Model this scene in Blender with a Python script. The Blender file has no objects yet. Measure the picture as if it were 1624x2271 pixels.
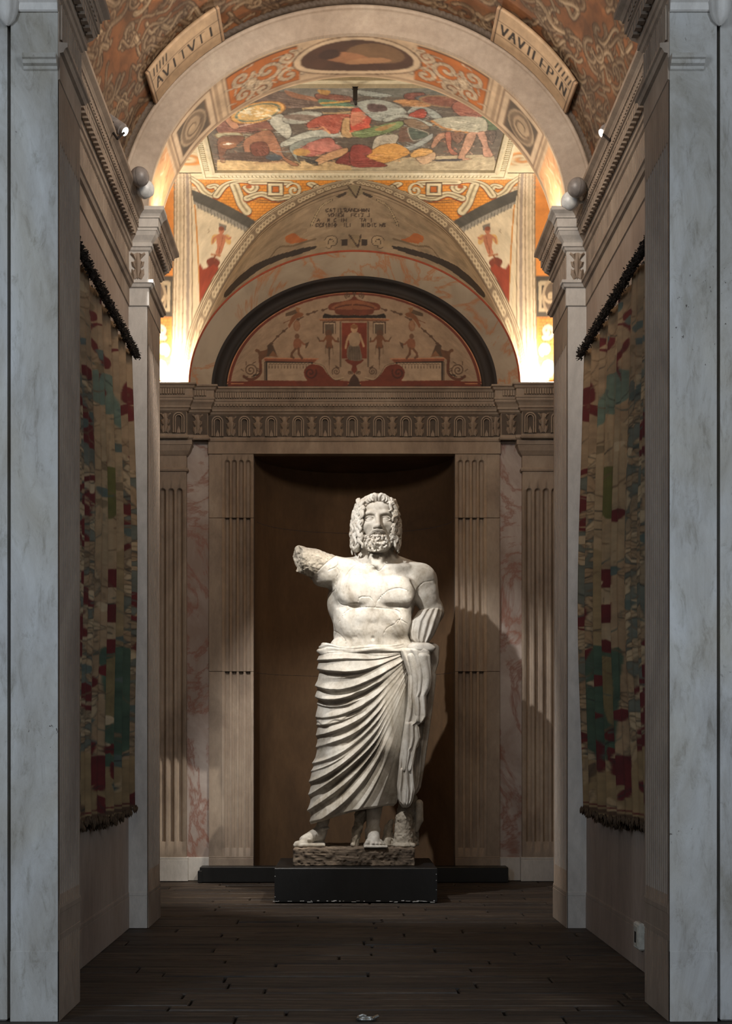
import bpy, bmesh, math, random
import numpy as np
from mathutils import Vector

# ------------------------------------------------------------------ camera, world, light, exposure
SC = bpy.context.scene
COL = SC.collection
FPX, VPU, VPV = 2720.0, 766.2, 1655.0            # focal length in pixels (image 1624x2271), vanishing point
CX, CH = -0.0684, 1.0235                         # camera x and eye height in metres
cam_data = bpy.data.cameras.new('camera')
cam_data.sensor_fit = 'VERTICAL'
cam_data.sensor_height = 36.0
cam_data.sensor_width = 36.0 * 1624 / 2271
cam_data.lens = 36.0 * FPX / 2271
cam_data.shift_x = (812.0 - VPU) / 2271
cam_data.shift_y = (VPV - 1135.5) / 2271
cam_data.clip_start = 0.05
camera = bpy.data.objects.new('camera', cam_data)
camera.location = (CX, 0.0, CH)
camera.rotation_euler = (math.pi / 2, 0, 0)
COL.objects.link(camera)
SC.camera = camera

world = bpy.data.worlds.new('world')
SC.world = world
world.use_nodes = True
world.node_tree.nodes['Background'].inputs[0].default_value = (0.55, 0.62, 0.75, 1)
world.node_tree.nodes['Background'].inputs[1].default_value = 0.012

def add_light(name, kind, loc, target, energy, color, **kw):
    d = bpy.data.lights.new(name, kind)
    d.energy = energy
    d.color = color
    for k, v in kw.items():
        setattr(d, k, v)
    o = bpy.data.objects.new(name, d)
    o.location = loc
    if target is not None:
        o.rotation_euler = (Vector(target) - Vector(loc)).to_track_quat('-Z', 'Y').to_euler()
    COL.objects.link(o)
    return o

# daylight of the front hall: tall windows left and right behind the visitor
add_light('window_daylight', 'AREA', (-3.4, 0.2, 3.0), (0.8, 4.6, 1.9), 128, (0.72, 0.85, 1.0), shape='RECTANGLE', size=1.3, size_y=2.6)
add_light('window_daylight', 'AREA', (3.4, 0.0, 3.0), (-0.8, 4.6, 1.9), 128, (0.74, 0.86, 1.0), shape='RECTANGLE', size=1.3, size_y=2.6)
# added warm fill, no fixtures: one under the passage vault, one behind the camera
add_light('warm_fill', 'AREA', (0.0, 4.75, 4.35), (0.0, 7.5, 4.7), 38, (1.0, 0.85, 0.7), shape='DISK', size=0.7, spread=math.radians(150))
add_light('warm_fill', 'AREA', (0.0, -1.6, 2.8), (0.0, 6.0, 1.6), 24, (1.0, 0.9, 0.78), shape='DISK', size=1.2)

SC.view_settings.view_transform = 'Standard'
SC.view_settings.look = 'None'
SC.view_settings.gamma = 1.0
SC.view_settings.use_curve_mapping = False
SC.view_settings.exposure = 0.0

# ------------------------------------------------------------------ helpers
PI = math.pi
rng = np.random.default_rng(7)

def at(u, v, y):
    """photo pixel (1624x2271) -> point on the plane at depth y"""
    return (CX + (u - VPU) * y / FPX, y, CH + (VPV - v) * y / FPX)

def lin(c):
    c = np.asarray(c, float) / 255.0
    return np.where(c <= 0.04045, c / 12.92, ((c + 0.055) / 1.055) ** 2.4)

def mesh_of(name, verts, faces, smooth=False):
    me = bpy.data.meshes.new(name)
    verts = np.asarray(verts, np.float32)
    if isinstance(faces, np.ndarray) and faces.ndim == 2:
        n, k = faces.shape
        me.vertices.add(len(verts)); me.vertices.foreach_set('co', verts.ravel())
        me.loops.add(n * k); me.loops.foreach_set('vertex_index', faces.astype(np.int32).ravel())
        me.polygons.add(n); me.polygons.foreach_set('loop_start', np.arange(0, n * k, k, dtype=np.int32))
        me.update(calc_edges=True)
    else:
        me.from_pydata([tuple(v) for v in verts], [], [tuple(f) for f in faces])
    if smooth:
        me.polygons.foreach_set('use_smooth', np.ones(len(me.polygons), bool))
    me.update()
    return me

def put(name, me, mat=None, parent=None, kind=None, label=None, cat=None, group=None, loc=None):
    o = bpy.data.objects.new(name, me)
    if mat is not None and me is not None and not len(me.materials):
        me.materials.append(mat)
    COL.objects.link(o)
    if parent is not None: o.parent = parent
    if loc is not None: o.location = loc
    if kind: o['kind'] = kind
    if label: o['label'] = label
    if cat: o['category'] = cat
    if group: o['group'] = group
    return o

def add(name, verts, faces, mat, parent=None, smooth=False, **kw):
    return put(name, mesh_of(name, verts, faces, smooth), mat, parent, **kw)

class Geo:
    """collects boxes, grids and sweeps into one mesh"""
    def __init__(self): self.v = []; self.f = []
    def raw(self, v, f):
        b = len(self.v); self.v += [tuple(map(float, p)) for p in v]; self.f += [tuple(int(i) + b for i in q) for q in f]
    def box(self, a, b, bev=0.0):
        (x0, y0, z0), (x1, y1, z1) = a, b
        if bev <= 0:
            self.raw([(x0,y0,z0),(x1,y0,z0),(x1,y1,z0),(x0,y1,z0),(x0,y0,z1),(x1,y0,z1),(x1,y1,z1),(x0,y1,z1)],
                     [(0,3,2,1),(4,5,6,7),(0,1,5,4),(1,2,6,5),(2,3,7,6),(3,0,4,7)])
        else:
            e = bev; v = []
            for z, i in ((z0, e), (z0 + e, 0), (z1 - e, 0), (z1, e)):
                v += [(x0+i,y0+i,z),(x1-i,y0+i,z),(x1-i,y1-i,z),(x0+i,y1-i,z)]
            f = [(3,2,1,0),(12,13,14,15)]
            for k in range(3):
                for j in range(4):
                    a_, b_ = k*4+j, k*4+(j+1)%4
                    f.append((a_, b_, b_+4, a_+4))
            self.raw(v, f)
    def mirror(self):
        g = Geo(); g.v = [(-x, y, z) for x, y, z in self.v]; g.f = [tuple(reversed(q)) for q in self.f]; return g
    def build(self, name, mat, parent=None, smooth=False, **kw):
        return add(name, self.v, self.f, mat, parent, smooth, **kw)

def grid_faces(nu, nv, closed_u=False):
    i = np.arange(nv - 1)[:, None]; j = np.arange(nu if closed_u else nu - 1)[None, :]
    a = i * nu + j; b = i * nu + (j + 1) % nu
    return np.stack([a, b, b + nu, a + nu], -1).reshape(-1, 4)

def grid_mesh(name, P, flip=False, color=None, closed_u=False, smooth=True):
    nv, nu = P.shape[:2]
    f = grid_faces(nu, nv, closed_u)
    if flip: f = f[:, ::-1]
    me = mesh_of(name, P.reshape(-1, 3), f, smooth)
    if color is not None:
        at_ = me.color_attributes.new('Col', 'FLOAT_COLOR', 'POINT')
        c = np.ones((nu * nv, 4), np.float32); c[:, :3] = color.reshape(-1, 3)
        at_.data.foreach_set('color', c.ravel())
    return me

def sweep_plan(path, prof, cap=True):
    """profile (offset, z) swept along a plan polyline, offset to the right of its direction, mitred"""
    path = [np.array(p, float) for p in path]; n = len(path); g = Geo(); rings = []
    for i in range(n):
        ns = []
        for a, b in ((i - 1, i), (i, i + 1)):
            if a >= 0 and b < n:
                d = path[b] - path[a]; d /= np.linalg.norm(d); ns.append(np.array([d[1], -d[0]]))
        if len(ns) == 2:
            m = ns[0] + ns[1]; m = m / max(1e-6, m.dot(ns[0]))
        else: m = ns[0]
        rings.append([(path[i][0] + m[0] * o, path[i][1] + m[1] * o, z) for o, z in prof])
    k = len(prof); v = [p for r in rings for p in r]; f = []
    for i in range(n - 1):
        for j in range(k - 1):
            f.append((i*k+j, i*k+j+1, (i+1)*k+j+1, (i+1)*k+j))
    if cap:
        f.append(tuple(range(k - 1, -1, -1))); f.append(tuple((n-1)*k + j for j in range(k)))
    g.raw(v, f)
    return g

def fluted(org, ud, nd, width, z0, z1, n, depth, margin, gap, fz0, fz1, arch=True, seam=()):
    """fluted face: grid in (s,z), flutes carved along -nd; arched tops"""
    org = np.array(org, float); ud = np.array(ud, float); nd = np.array(nd, float)
    fw = (width - 2 * margin - (n - 1) * gap) / n
    s = [0.0]; prof = [0.0]; rel = [9.0]
    for k in range(n):
        a = margin + k * (fw + gap)
        for t in (-1, -0.92, -0.7, -0.38, 0, 0.38, 0.7, 0.92, 1):
            s.append(a + fw * (t + 1) / 2); prof.append(math.sqrt(max(0, 1 - t * t))); rel.append(t)
    s.append(width); prof.append(0.0); rel.append(9.0)
    s, prof, rel = map(np.array, (s, prof, rel))
    r = fw / 2
    zz = [z0, fz0 - 1e-3, fz0 + 1e-3] + ([fz1 - r + r * q for q in (-0.2, 0, 0.3, 0.55, 0.75, 0.9, 0.98, 1.02)] if arch else [fz1 - 1e-3, fz1 + 1e-3]) + [z1]
    for q in seam: zz += [q - 0.003, q - 0.0015, q + 0.0015, q + 0.003]
    zz = np.array(sorted(zz))
    D = np.zeros((len(zz), len(s)))
    for i, z in enumerate(zz):
        if z <= fz0 or z >= fz1: continue
        if arch and z > fz1 - r:
            h = (z - (fz1 - r)) / r
            D[i] = np.where(np.abs(rel) < 2, np.sqrt(np.clip(1 - rel ** 2 - h * h, 0, 1)), 0)
        else: D[i] = prof
    D *= depth
    for q in seam: D[np.abs(zz - q) < 0.002] += 0.004
    P = org[None, None] + s[None, :, None] * ud - D[..., None] * nd
    P = P + zz[:, None, None] * np.array([0, 0, 1.0])
    return P

# ---------------------------------------------------------------- materials
def new_mat(name):
    m = bpy.data.materials.new(name); m.use_nodes = True
    nt = m.node_tree; p = nt.nodes['Principled BSDF']
    return m, nt, p

def node(nt, t, **kw):
    n = nt.nodes.new(t)
    for k, v in kw.items():
        if k in n.bl_rna.properties: setattr(n, k, v)
        else: n.inputs[k].default_value = v
    return n

def tex_noise(nt, scale, detail=6, rough=0.6, stretch=(1, 1, 1), coord='Object', dist=0.0):
    tc = node(nt, 'ShaderNodeTexCoord'); mp = node(nt, 'ShaderNodeMapping')
    mp.inputs['Scale'].default_value = stretch
    nt.links.new(tc.outputs[coord], mp.inputs['Vector'])
    n = node(nt, 'ShaderNodeTexNoise'); n.inputs['Scale'].default_value = scale
    n.inputs['Detail'].default_value = detail; n.inputs['Roughness'].default_value = rough
    n.inputs['Distortion'].default_value = dist
    nt.links.new(mp.outputs[0], n.inputs['Vector'])
    return n

def ramp(nt, src, stops):
    r = node(nt, 'ShaderNodeValToRGB'); e = r.color_ramp.elements
    while len(e) < len(stops): e.new(0.5)
    for q, (p, c) in zip(e, stops):
        q.position = p; q.color = (*c, 1) if len(c) == 3 else c
    nt.links.new(src, r.inputs[0]); return r

def mixc(nt, a, b, fac, mode='MIX'):
    m = node(nt, 'ShaderNodeMix'); m.data_type = 'RGBA'; m.blend_type = mode
    for s, k in ((a, 6), (b, 7)):
        if isinstance(s, (tuple, list, np.ndarray)): m.inputs[k].default_value = (*map(float, s[:3]), 1)
        else: nt.links.new(s, m.inputs[k])
    if isinstance(fac, (int, float)): m.inputs[0].default_value = fac
    else: nt.links.new(fac, m.inputs[0])
    return m.outputs[2]

def bump(nt, p, src, strength, dist=0.01):
    b = node(nt, 'ShaderNodeBump'); b.inputs['Strength'].default_value = strength; b.inputs['Distance'].default_value = dist
    nt.links.new(src, b.inputs['Height']); nt.links.new(b.outputs[0], p.inputs['Normal']); return b

def plaster(name, c1, c2, c3, rough=0.75, scale=1.6, stretch=(1, 1, 0.45), speck=0.0, speck_c=(0.03, 0.025, 0.02), bstr=0.25, fine=30):
    m, nt, p = new_mat(name)
    n1 = tex_noise(nt, scale, 8, 0.65, stretch, dist=0.6)
    n2 = tex_noise(nt, fine, 5, 0.7, stretch)
    r1 = ramp(nt, n1.outputs[0], [(0.32, lin(c1)), (0.52, lin(c2)), (0.7, lin(c3))])
    r2 = ramp(nt, n2.outputs[0], [(0.3, (0.72,) * 3), (0.7, (1.12,) * 3)])
    col = mixc(nt, r1.outputs[0], r2.outputs[0], 0.55, 'MULTIPLY')
    if speck > 0:
        n3 = tex_noise(nt, 60, 3, 0.5); n4 = tex_noise(nt, 2.2, 2, 0.5)
        r3 = ramp(nt, n3.outputs[0], [(0.66, (0,) * 3), (0.69, (1,) * 3)])
        r4 = ramp(nt, n4.outputs[0], [(0.5, (0,) * 3), (0.6, (speck,) * 3)])
        mm = node(nt, 'ShaderNodeMath', operation='MULTIPLY')
        nt.links.new(r3.outputs[0], mm.inputs[0]); nt.links.new(r4.outputs[0], mm.inputs[1])
        col = mixc(nt, col, lin(speck_c) if max(speck_c) > 1 else speck_c, mm.outputs[0])
    nt.links.new(col, p.inputs['Base Color'])
    p.inputs['Roughness'].default_value = rough
    bump(nt, p, n2.outputs[0], bstr, 0.006)
    return m

def painted(name, rough=0.7, grime=0.5, bstr=0.15, scale=6):
    """fresco: per-vertex pigment with a little uneven plaster over it"""
    m, nt, p = new_mat(name)
    a = node(nt, 'ShaderNodeVertexColor'); a.layer_name = 'Col'
    n = tex_noise(nt, scale, 8, 0.7); r = ramp(nt, n.outputs[0], [(0.3, (0.6, 0.57, 0.54)), (0.62, (1.1, 1.1, 1.1))])
    n2 = tex_noise(nt, 90, 4, 0.6)
    col = mixc(nt, a.outputs[0], r.outputs[0], grime, 'MULTIPLY')
    nt.links.new(col, p.inputs['Base Color']); p.inputs['Roughness'].default_value = rough
    bump(nt, p, n2.outputs[0], bstr, 0.003)
    return m

def simple(name, c, rough=0.5, metal=0.0, emit=None, estr=0.0, noise=0.25, scale=25):
    m, nt, p = new_mat(name)
    n = tex_noise(nt, scale, 5, 0.6)
    c = lin(c); r = ramp(nt, n.outputs[0], [(0.3, tuple(c * (1 - noise))), (0.7, tuple(np.minimum(1, c * (1 + noise))))])
    nt.links.new(r.outputs[0], p.inputs['Base Color'])
    p.inputs['Roughness'].default_value = rough; p.inputs['Metallic'].default_value = metal
    if emit:
        p.inputs['Emission Color'].default_value = (*emit, 1); p.inputs['Emission Strength'].default_value = estr
    return m

def veined(name, base, base2, vein, scale=3.0, stretch=(1, 1, 0.6), rough=0.45):
    m, nt, p = new_mat(name)
    n0 = tex_noise(nt, scale, 6, 0.6, stretch, dist=1.2)
    n1 = tex_noise(nt, scale * 0.8, 5, 0.62, stretch, dist=2.6)
    ab = node(nt, 'ShaderNodeMath', operation='SUBTRACT'); ab.inputs[1].default_value = 0.5
    nt.links.new(n1.outputs[0], ab.inputs[0])
    aa = node(nt, 'ShaderNodeMath', operation='ABSOLUTE'); nt.links.new(ab.outputs[0], aa.inputs[0])
    r0 = ramp(nt, n0.outputs[0], [(0.35, lin(base)), (0.65, lin(base2))])
    r1 = ramp(nt, aa.outputs[0], [(0.0, (0.75,) * 3), (0.014, (0.5,) * 3), (0.05, (0,) * 3)])
    col = mixc(nt, r0.outputs[0], lin(vein), r1.outputs[0])
    nt.links.new(col, p.inputs['Base Color']); p.inputs['Roughness'].default_value = rough
    n2 = tex_noise(nt, 40, 4); bump(nt, p, n2.outputs[0], 0.1, 0.004)
    return m

M = {}
def pier_plaster():
    m, nt, p = new_mat('pier_plaster')
    n1 = tex_noise(nt, 2.6, 9, .7, (1, 1, .35), dist=1.2); n2 = tex_noise(nt, 14, 6, .75, (1.6, 1.6, .5), dist=.6); n3 = tex_noise(nt, 1.1, 4, .6, (1, 1, .6), dist=1.5); n4 = tex_noise(nt, 75, 3, .5, (1, 1, .7)); n5 = tex_noise(nt, 1.7, 2, .5)
    r1 = ramp(nt, n1.outputs[0], [(.28, lin((132, 126, 114))), (.45, lin((164, 160, 154))), (.6, lin((180, 178, 174))), (.75, lin((192, 190, 188)))])
    r2 = ramp(nt, n2.outputs[0], [(.32, (.56, .53, .47)), (.47, (.98,) * 3), (.75, (1.08,) * 3)])
    r3 = ramp(nt, n3.outputs[0], [(.3, (.88, .82, .70)), (.52, (1, 1, 1)), (.7, (.93, .95, 1.0))])
    c = mixc(nt, mixc(nt, r1.outputs[0], r2.outputs[0], .7, 'MULTIPLY'), r3.outputs[0], .8, 'MULTIPLY')
    r4 = ramp(nt, n4.outputs[0], [(.69, (0,) * 3), (.72, (1,) * 3)]); r5 = ramp(nt, n5.outputs[0], [(.54, (0,) * 3), (.62, (.9,) * 3)])
    mm = node(nt, 'ShaderNodeMath', operation='MULTIPLY'); nt.links.new(r4.outputs[0], mm.inputs[0]); nt.links.new(r5.outputs[0], mm.inputs[1])
    c = mixc(nt, c, lin((58, 46, 36)), mm.outputs[0]); nt.links.new(c, p.inputs['Base Color']); p.inputs['Roughness'].default_value = .6
    bump(nt, p, n2.outputs[0], .45, .008); return m
M['pier'] = pier_plaster()
M['flute'] = plaster('fluted_stone', (112, 94, 79), (138, 120, 103), (154, 136, 118), 0.7, 2.0)
M['panel'] = plaster('panel_plaster', (122, 104, 90), (146, 128, 113), (160, 144, 130), 0.75, 1.2, (1, 1, 0.3))
M['stone'] = plaster('carved_stone', (116, 100, 86), (148, 131, 114), (166, 150, 132), 0.7, 2.4)
M['jamb'] = plaster('jamb_marble', (160, 152, 144), (190, 184, 176), (204, 198, 190), 0.55, 1.4)
M['dark_stone'] = plaster('dark_stone', (66, 55, 45), (84, 71, 59), (98, 84, 70), 0.7, 3)
M['arch'] = plaster('arch_plaster', (146, 128, 110), (170, 153, 135), (182, 168, 150), 0.7, 1.6, (1, 1, 1))
M['rose_marble'] = veined('rose_veined_marble', (134, 114, 102), (176, 164, 156), (128, 76, 58), 1.9)
M['pale_marble'] = veined('pale_veined_marble', (148, 134, 116), (172, 158, 138), (170, 108, 62), 1.9, (1, 1, 1))
M['black_band'] = plaster('black_band_stone', (22, 16, 13), (32, 24, 20), (44, 34, 28), 0.7, 3)
M['niche'] = plaster('niche_panel', (74, 55, 37), (104, 79, 54), (124, 97, 69), 0.85, 1.1, (1, 1, 0.4), bstr=0.1)
M['black_paint'] = plaster('black_painted_wood', (14, 14, 14), (20, 20, 20), (26, 26, 27), 0.42, 3, bstr=0.15)
M['fresco'] = painted('fresco_paint')
M['fresco_fine'] = painted('fresco_paint_smooth', grime=0.3)
M['tapestry'] = painted('tapestry_weave', 0.9, 0.35, 0.3, 4)
# ------------------------------------------------------------------ the setting: plan levels
YP0, YP1, YJ0, YJ1, YB = 4.556, 4.919, 6.908, 7.36, 9.373
XP, XW, XJ, XC = 1.137, 1.29, 1.185, 1.95
ZS = 4.02                                        # top of the side entablature, springing of the arches

# floor: sub-floor slab and every board on it
fl = Geo(); fl.box((-3.2, 3.2, -0.12), (3.2, 9.6, -0.022))
m_, nt_, p_ = new_mat('worn_floorboard')
oi = node(nt_, 'ShaderNodeObjectInfo')
g1 = tex_noise(nt_, 5, 8, 0.7, (0.5, 9, 1), dist=0.8); g2 = tex_noise(nt_, 26, 6, 0.7, (0.25, 8, 1), dist=0.4)
r1 = ramp(nt_, g1.outputs[0], [(0.3, lin((28, 21, 16))), (0.5, lin((58, 46, 35))), (0.72, lin((88, 73, 57)))])
r2 = ramp(nt_, g2.outputs[0], [(0.38, (0.35,) * 3), (0.55, (1.0,) * 3), (0.75, (1.25,) * 3)])
c_ = mixc(nt_, r1.outputs[0], r2.outputs[0], 0.85, 'MULTIPLY')
r3 = ramp(nt_, oi.outputs['Random'], [(0.0, (0.5, 0.48, 0.46)), (1.0, (1.4, 1.36, 1.3))])
c_ = mixc(nt_, c_, r3.outputs[0], 1.0, 'MULTIPLY')
nt_.links.new(c_, p_.inputs['Base Color'])
rr = ramp(nt_, g1.outputs[0], [(0.3, (0.75,) * 3), (0.7, (0.42,) * 3)])
nt_.links.new(rr.outputs[0], p_.inputs['Roughness'])
bump(nt_, p_, g2.outputs[0], 0.6, 0.006)
M['board'] = m_
floor = fl.build('floor', M['black_band'], kind='structure')
R = random.Random(3)
y = 3.25
while y < 9.35:
    w = R.choice((0.085, 0.1, 0.11, 0.125, 0.14)); w = min(w, 9.36 - y)
    x = -3.1 + R.uniform(-0.5, 0)
    lim = 2.0 if y > 7.3 else (1.45 if y > 4.95 else 3.0)
    while x < 3.1:
        L = R.uniform(0.7, 1.9)
        x0, x1 = max(x, -lim), min(x + L, lim)
        if x1 - x0 > 0.05:
            e = 0.005; b = 0.005; hz = R.uniform(-0.005, 0.0)
            g = Geo(); g.box((-(x1-x0)/2+e, -w/2+e, -0.024), ((x1-x0)/2-e, w/2-e, hz), b)
            g.v = [(px + R.uniform(-1, 1)*0.0012, py + R.uniform(-1, 1)*0.003, pz + (R.uniform(-1, 1)*0.001 if pz > -0.02 else 0)) for px, py, pz in g.v]
            g.build('floorboard', M['board'], floor, loc=((x0+x1)/2, y + w/2, 0))
        x += L
    y += w

# ------------------------------------------------------------------ side walls (left built, right mirrored)
ENT = [(0, 3.50), (.007, 3.503), (.007, 3.60), (.02, 3.603), (.028, 3.618), (.036, 3.622), (.036, 3.638), (.004, 3.641),
       (.004, 3.806), (.014, 3.812), (.02, 3.824), (.028, 3.828), (.028, 3.846), (.022, 3.851), (.03, 3.862), (.048, 3.882), (.058, 3.902),
       (.062, 3.904), (.062, 3.916), (.07, 3.919), (.07, 3.964), (.078, 3.967), (.078, 3.975), (.086, 3.986), (.1, 3.996), (.105, 4.0), (.105, ZS), (0, ZS)]

def side(s):
    """s = -1 left, +1 right"""
    nm = 'left' if s < 0 else 'right'
    G = lambda g: g if s < 0 else g.mirror()
    def gridobj(name, P, mat, parent, smooth=False):
        P = P.copy()
        if s > 0: P[..., 0] *= -1
        return put(name, grid_mesh(name, P, flip=(s > 0), smooth=smooth), mat, parent)
    # root: the recessed panel wall
    g = Geo(); g.box((-XW - 0.25, YP1 - 0.02, 0), (-XW, YJ0 + 0.02, ZS))
    wall = G(g).build('wall_' + nm, M['panel'], kind='structure')
    # near pier: front pilaster, return strip, outer wall
    g = Geo(); g.box((-1.312, YP0, 0), (-XP, YP1, 3.752), 0.004)
    G(g).build('pier', M['pier'], wall)
    g = Geo(); g.box((-1.312, YP0, 3.752), (-XP, YP1, 5.4))
    G(g).build('pier_block', M['pier'], wall)
    g = Geo(); g.box((-3.2, YP0 + 0.012, 0), (-1.328, YP1, 5.4), 0.006); g.box((-1.34, YP0 + .06, 0), (-1.3, YP1, 5.4))
    G(g).build('outer_wall', M['pier'], wall)
    # base line groove course on the pier and cap moulding
    g = Geo(); g.box((-1.313, YP0 - 0.0025, 0.0), (-XP + 0.0, YP0 + 0.02, 0.262), 0.0015)
    G(g).build('pier_base', M['pier'], wall)
    pm = [(0, 3.532), (.006, 3.536), (.009, 3.545), (.02, 3.55), (.024, 3.562), (.032, 3.566), (.032, 3.582), (0, 3.584)]
    g = sweep_plan([(-1.262, YP0 - 0.001), (-XP, YP0 - 0.001)], pm)
    G(g).build('cap_moulding', M['pier'], wall)
    pm2 = [(0, 3.752), (.006, 3.756), (.01, 3.78), (.022, 3.79), (.03, 3.81), (.03, 3.85), (.045, 3.86), (.05, 3.9), (0, 3.92)]
    g = sweep_plan([(-1.3, YP0 - 0.001), (-XP, YP0 - 0.001)], pm2)
    G(g).build('crown_moulding', M['jamb'], wall)
    g = Geo(); nn_ = 20                                # carved leaf corbel at the outer edge of the pier
    rows = [(3.84, .05), (3.80, .045), (3.77, .036), (3.74, .033), (3.715, .025), (3.70, .012), (3.694, .002)]
    vv = [(-1.322 + r * (1 + .18 * math.cos(5 * 2 * PI * k / nn_)) * math.cos(2 * PI * k / nn_), YP0 - .01 + r * 1.1 * math.sin(2 * PI * k / nn_), z) for z, r in rows for k in range(nn_)]
    g.raw(vv, grid_faces(nn_, len(rows), True)); g.box((-1.40, YP0 - .05, 3.835), (-1.27, YP0 + .02, 3.9), .006)
    G(g).build('corbel', M['jamb'], wall, True)
    # fluted face of the pier (towards the passage)
    P = fluted((-XP + 0.004, YP0 - 0.002, 0), (0, 1, 0), (1, 0, 0), YP1 - YP0 + 0.002, 0.0, 3.5, 11, 0.017, 0.02, 0.009, 0.47, 3.28)
    gridobj('fluting', P, M['flute'], wall)
    g = Geo(); g.box((-XP - .01, YP1 - 0.001, 0), (-XP + 0.0035, YP1 + .0005, 3.5)); G(g).build('pier_edge', M['flute'], wall)
    pb = [(-.004, 0.30), (.003, 0.302), (.003, 0.322), (.0015, .324), (.0015, 0.40), (.004, 0.402), (.004, 0.42), (.001, 0.43), (-.004, 0.46)]
    g = sweep_plan([(-XP + .003, YP0 + 0.004), (-XP + .003, YP1), (-XW, YP1)], pb)
    G(g).build('pier_skirting', M['flute'], wall)
    # jamb that carries the arch
    g = Geo(); g.box((-XW - 0.4, YJ0, 0), (-XJ, YJ1, ZS), 0.003)
    jamb = G(g).build('jamb', M['jamb'], wall)
    P = fluted((-XJ + 0.003, YJ0 - 0.001, 0), (0, 1, 0), (1, 0, 0), YJ1 - YJ0 + 0.001, 0.0, 3.5, 8, 0.022, 0.03, 0.014, 0.32, 3.3)
    gridobj('jamb_fluting', P, M['flute'], wall)
    # baseboard: plain dado with a double line
    bb = [(0, 0.0), (.005, 0.0), (.005, 0.177), (.0015, 0.1785), (.0015, 0.1815), (.004, .183), (.004, 0.199), (.0015, 0.2005), (.0015, .2035), (0, 0.206)]
    base = G(sweep_plan([(-XW, YP1), (-XW, YJ0 - .001)], bb)).build('baseboard_' + nm, M['panel'], kind='structure')
    G(sweep_plan([(-XW, YJ0 - .0005), (-XJ, YJ0 - .0005)], bb)).build('jamb_base', M['jamb'], base)
    G(sweep_plan([(-XJ + 0.003, YJ0), (-XJ + 0.003, YJ1)], bb)).build('reveal_base', M['flute'], base)
    # entablature
    path = [(-XP, YP0 + 0.002), (-XP, YP1), (-XW, YP1), (-XW, YJ0), (-XJ, YJ0), (-XJ, YJ1), (-XC, YJ1)]
    ent = G(sweep_plan(path, ENT)).build('trim_' + ('1' if s < 0 else '2'), M['stone'], kind='structure')
    g = Geo()                                       # little arched strips of the frieze and the tongues of the corona
    def run(x0, y0, x1, y1, nx, ny):
        L = math.hypot(x1 - x0, y1 - y0); dx, dy = (x1 - x0) / L, (y1 - y0) / L
        def strip(t, w, z0, z1, o0, o1, top=True):
            def q(tt, oo, z): return (x0 + dx * tt + nx * oo, y0 + dy * tt + ny * oo, z)
            a, b = t - w / 2, t + w / 2
            zs = z1 - (w * 0.5 if top else 0)
            v = [q(a, o0, z0), q(b, o0, z0), q(b, o0, zs), q(t, o0, z1), q(a, o0, zs), q(a, o1, z0), q(b, o1, z0), q(b, o1, zs), q(t, o1, z1), q(a, o1, zs)]
            g.raw(v, [(5,6,7,8,9), (0,1,6,5), (1,2,7,6), (2,3,8,7), (3,4,9,8), (4,0,5,9)])
        n = max(2, int(L / 0.06))
        for i in range(n):
            t = (i + 0.5) * L / n
            strip(t - 0.014, 0.012, 3.655, 3.79, 0.004, 0.013); strip(t + 0.014, 0.012, 3.655, 3.79, 0.004, 0.013)
            if i % 2 == 0: strip(t, 0.01, 3.66, 3.74, 0.004, 0.01)
        n = max(3, int(L / 0.028))
        for i in range(n):
            t = (i + 0.5) * L / n
            strip(t, 0.016, 3.926, 3.96, 0.07, 0.075)
        n = max(3, int(L / 0.045))
        for i in range(n):                           # egg drops of the bed moulding
            t = (i + 0.5) * L / n
            strip(t, 0.026, 3.858, 3.9, 0.034, 0.06, False)
    pts = [(-XP, YP0 + 0.002), (-XP, YP1), (-XW, YP1), (-XW, YJ0), (-XJ, YJ0), (-XJ, YJ1)]
    run(*pts[0], *pts[1], 1, 0); run(-XW, YP1 + 0.1, -XW, YJ0 - 0.1, 1, 0)
    run(*pts[4], *pts[5], 1, 0)
    G(g).build('frieze_strips', M['stone'], ent, kind='stuff')
    # jamb capital shell in pale marble on the lit front
    path = [(-XW, YJ0 - 0.001), (-XJ + 0.001, YJ0 - 0.001), (-XJ + 0.001, YJ0 + 0.02)]
    G(sweep_plan(path, [(o + 0.0025, z) for o, z in ENT], cap=False)).build('jamb_capital', M['jamb'], ent)
    # chamber side wall
    g = Geo(); g.box((-XC - 0.2, YJ1, 0), (-XC, YB + 0.1, 5.4)); G(g).build('chamber_wall', M['stone'], wall)
    return wall

wall_left = side(-1)
wall_right = side(+1)

# ------------------------------------------------------------------ back wall
def bx(u): return (u - 786.05) * 0.003446        # photo column -> x on the back plane (room centre at 0)
def bz(v): return CH + (1655 - v) * 0.003446
NW = 0.768                                       # half width of the niche
g = Geo()
for s in (-1, 1):
    a, b = sorted((s * 0.766, s * (XC + 0.1))); g.box((a, YB + 0.02, 0), (b, YB + 0.3, 3.74))
g.box((-0.85, YB + 0.02, 3.25), (0.85, YB + 0.3, 3.74))
wall_back = g.build('wall_back', M['dark_stone'], kind='structure')
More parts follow.
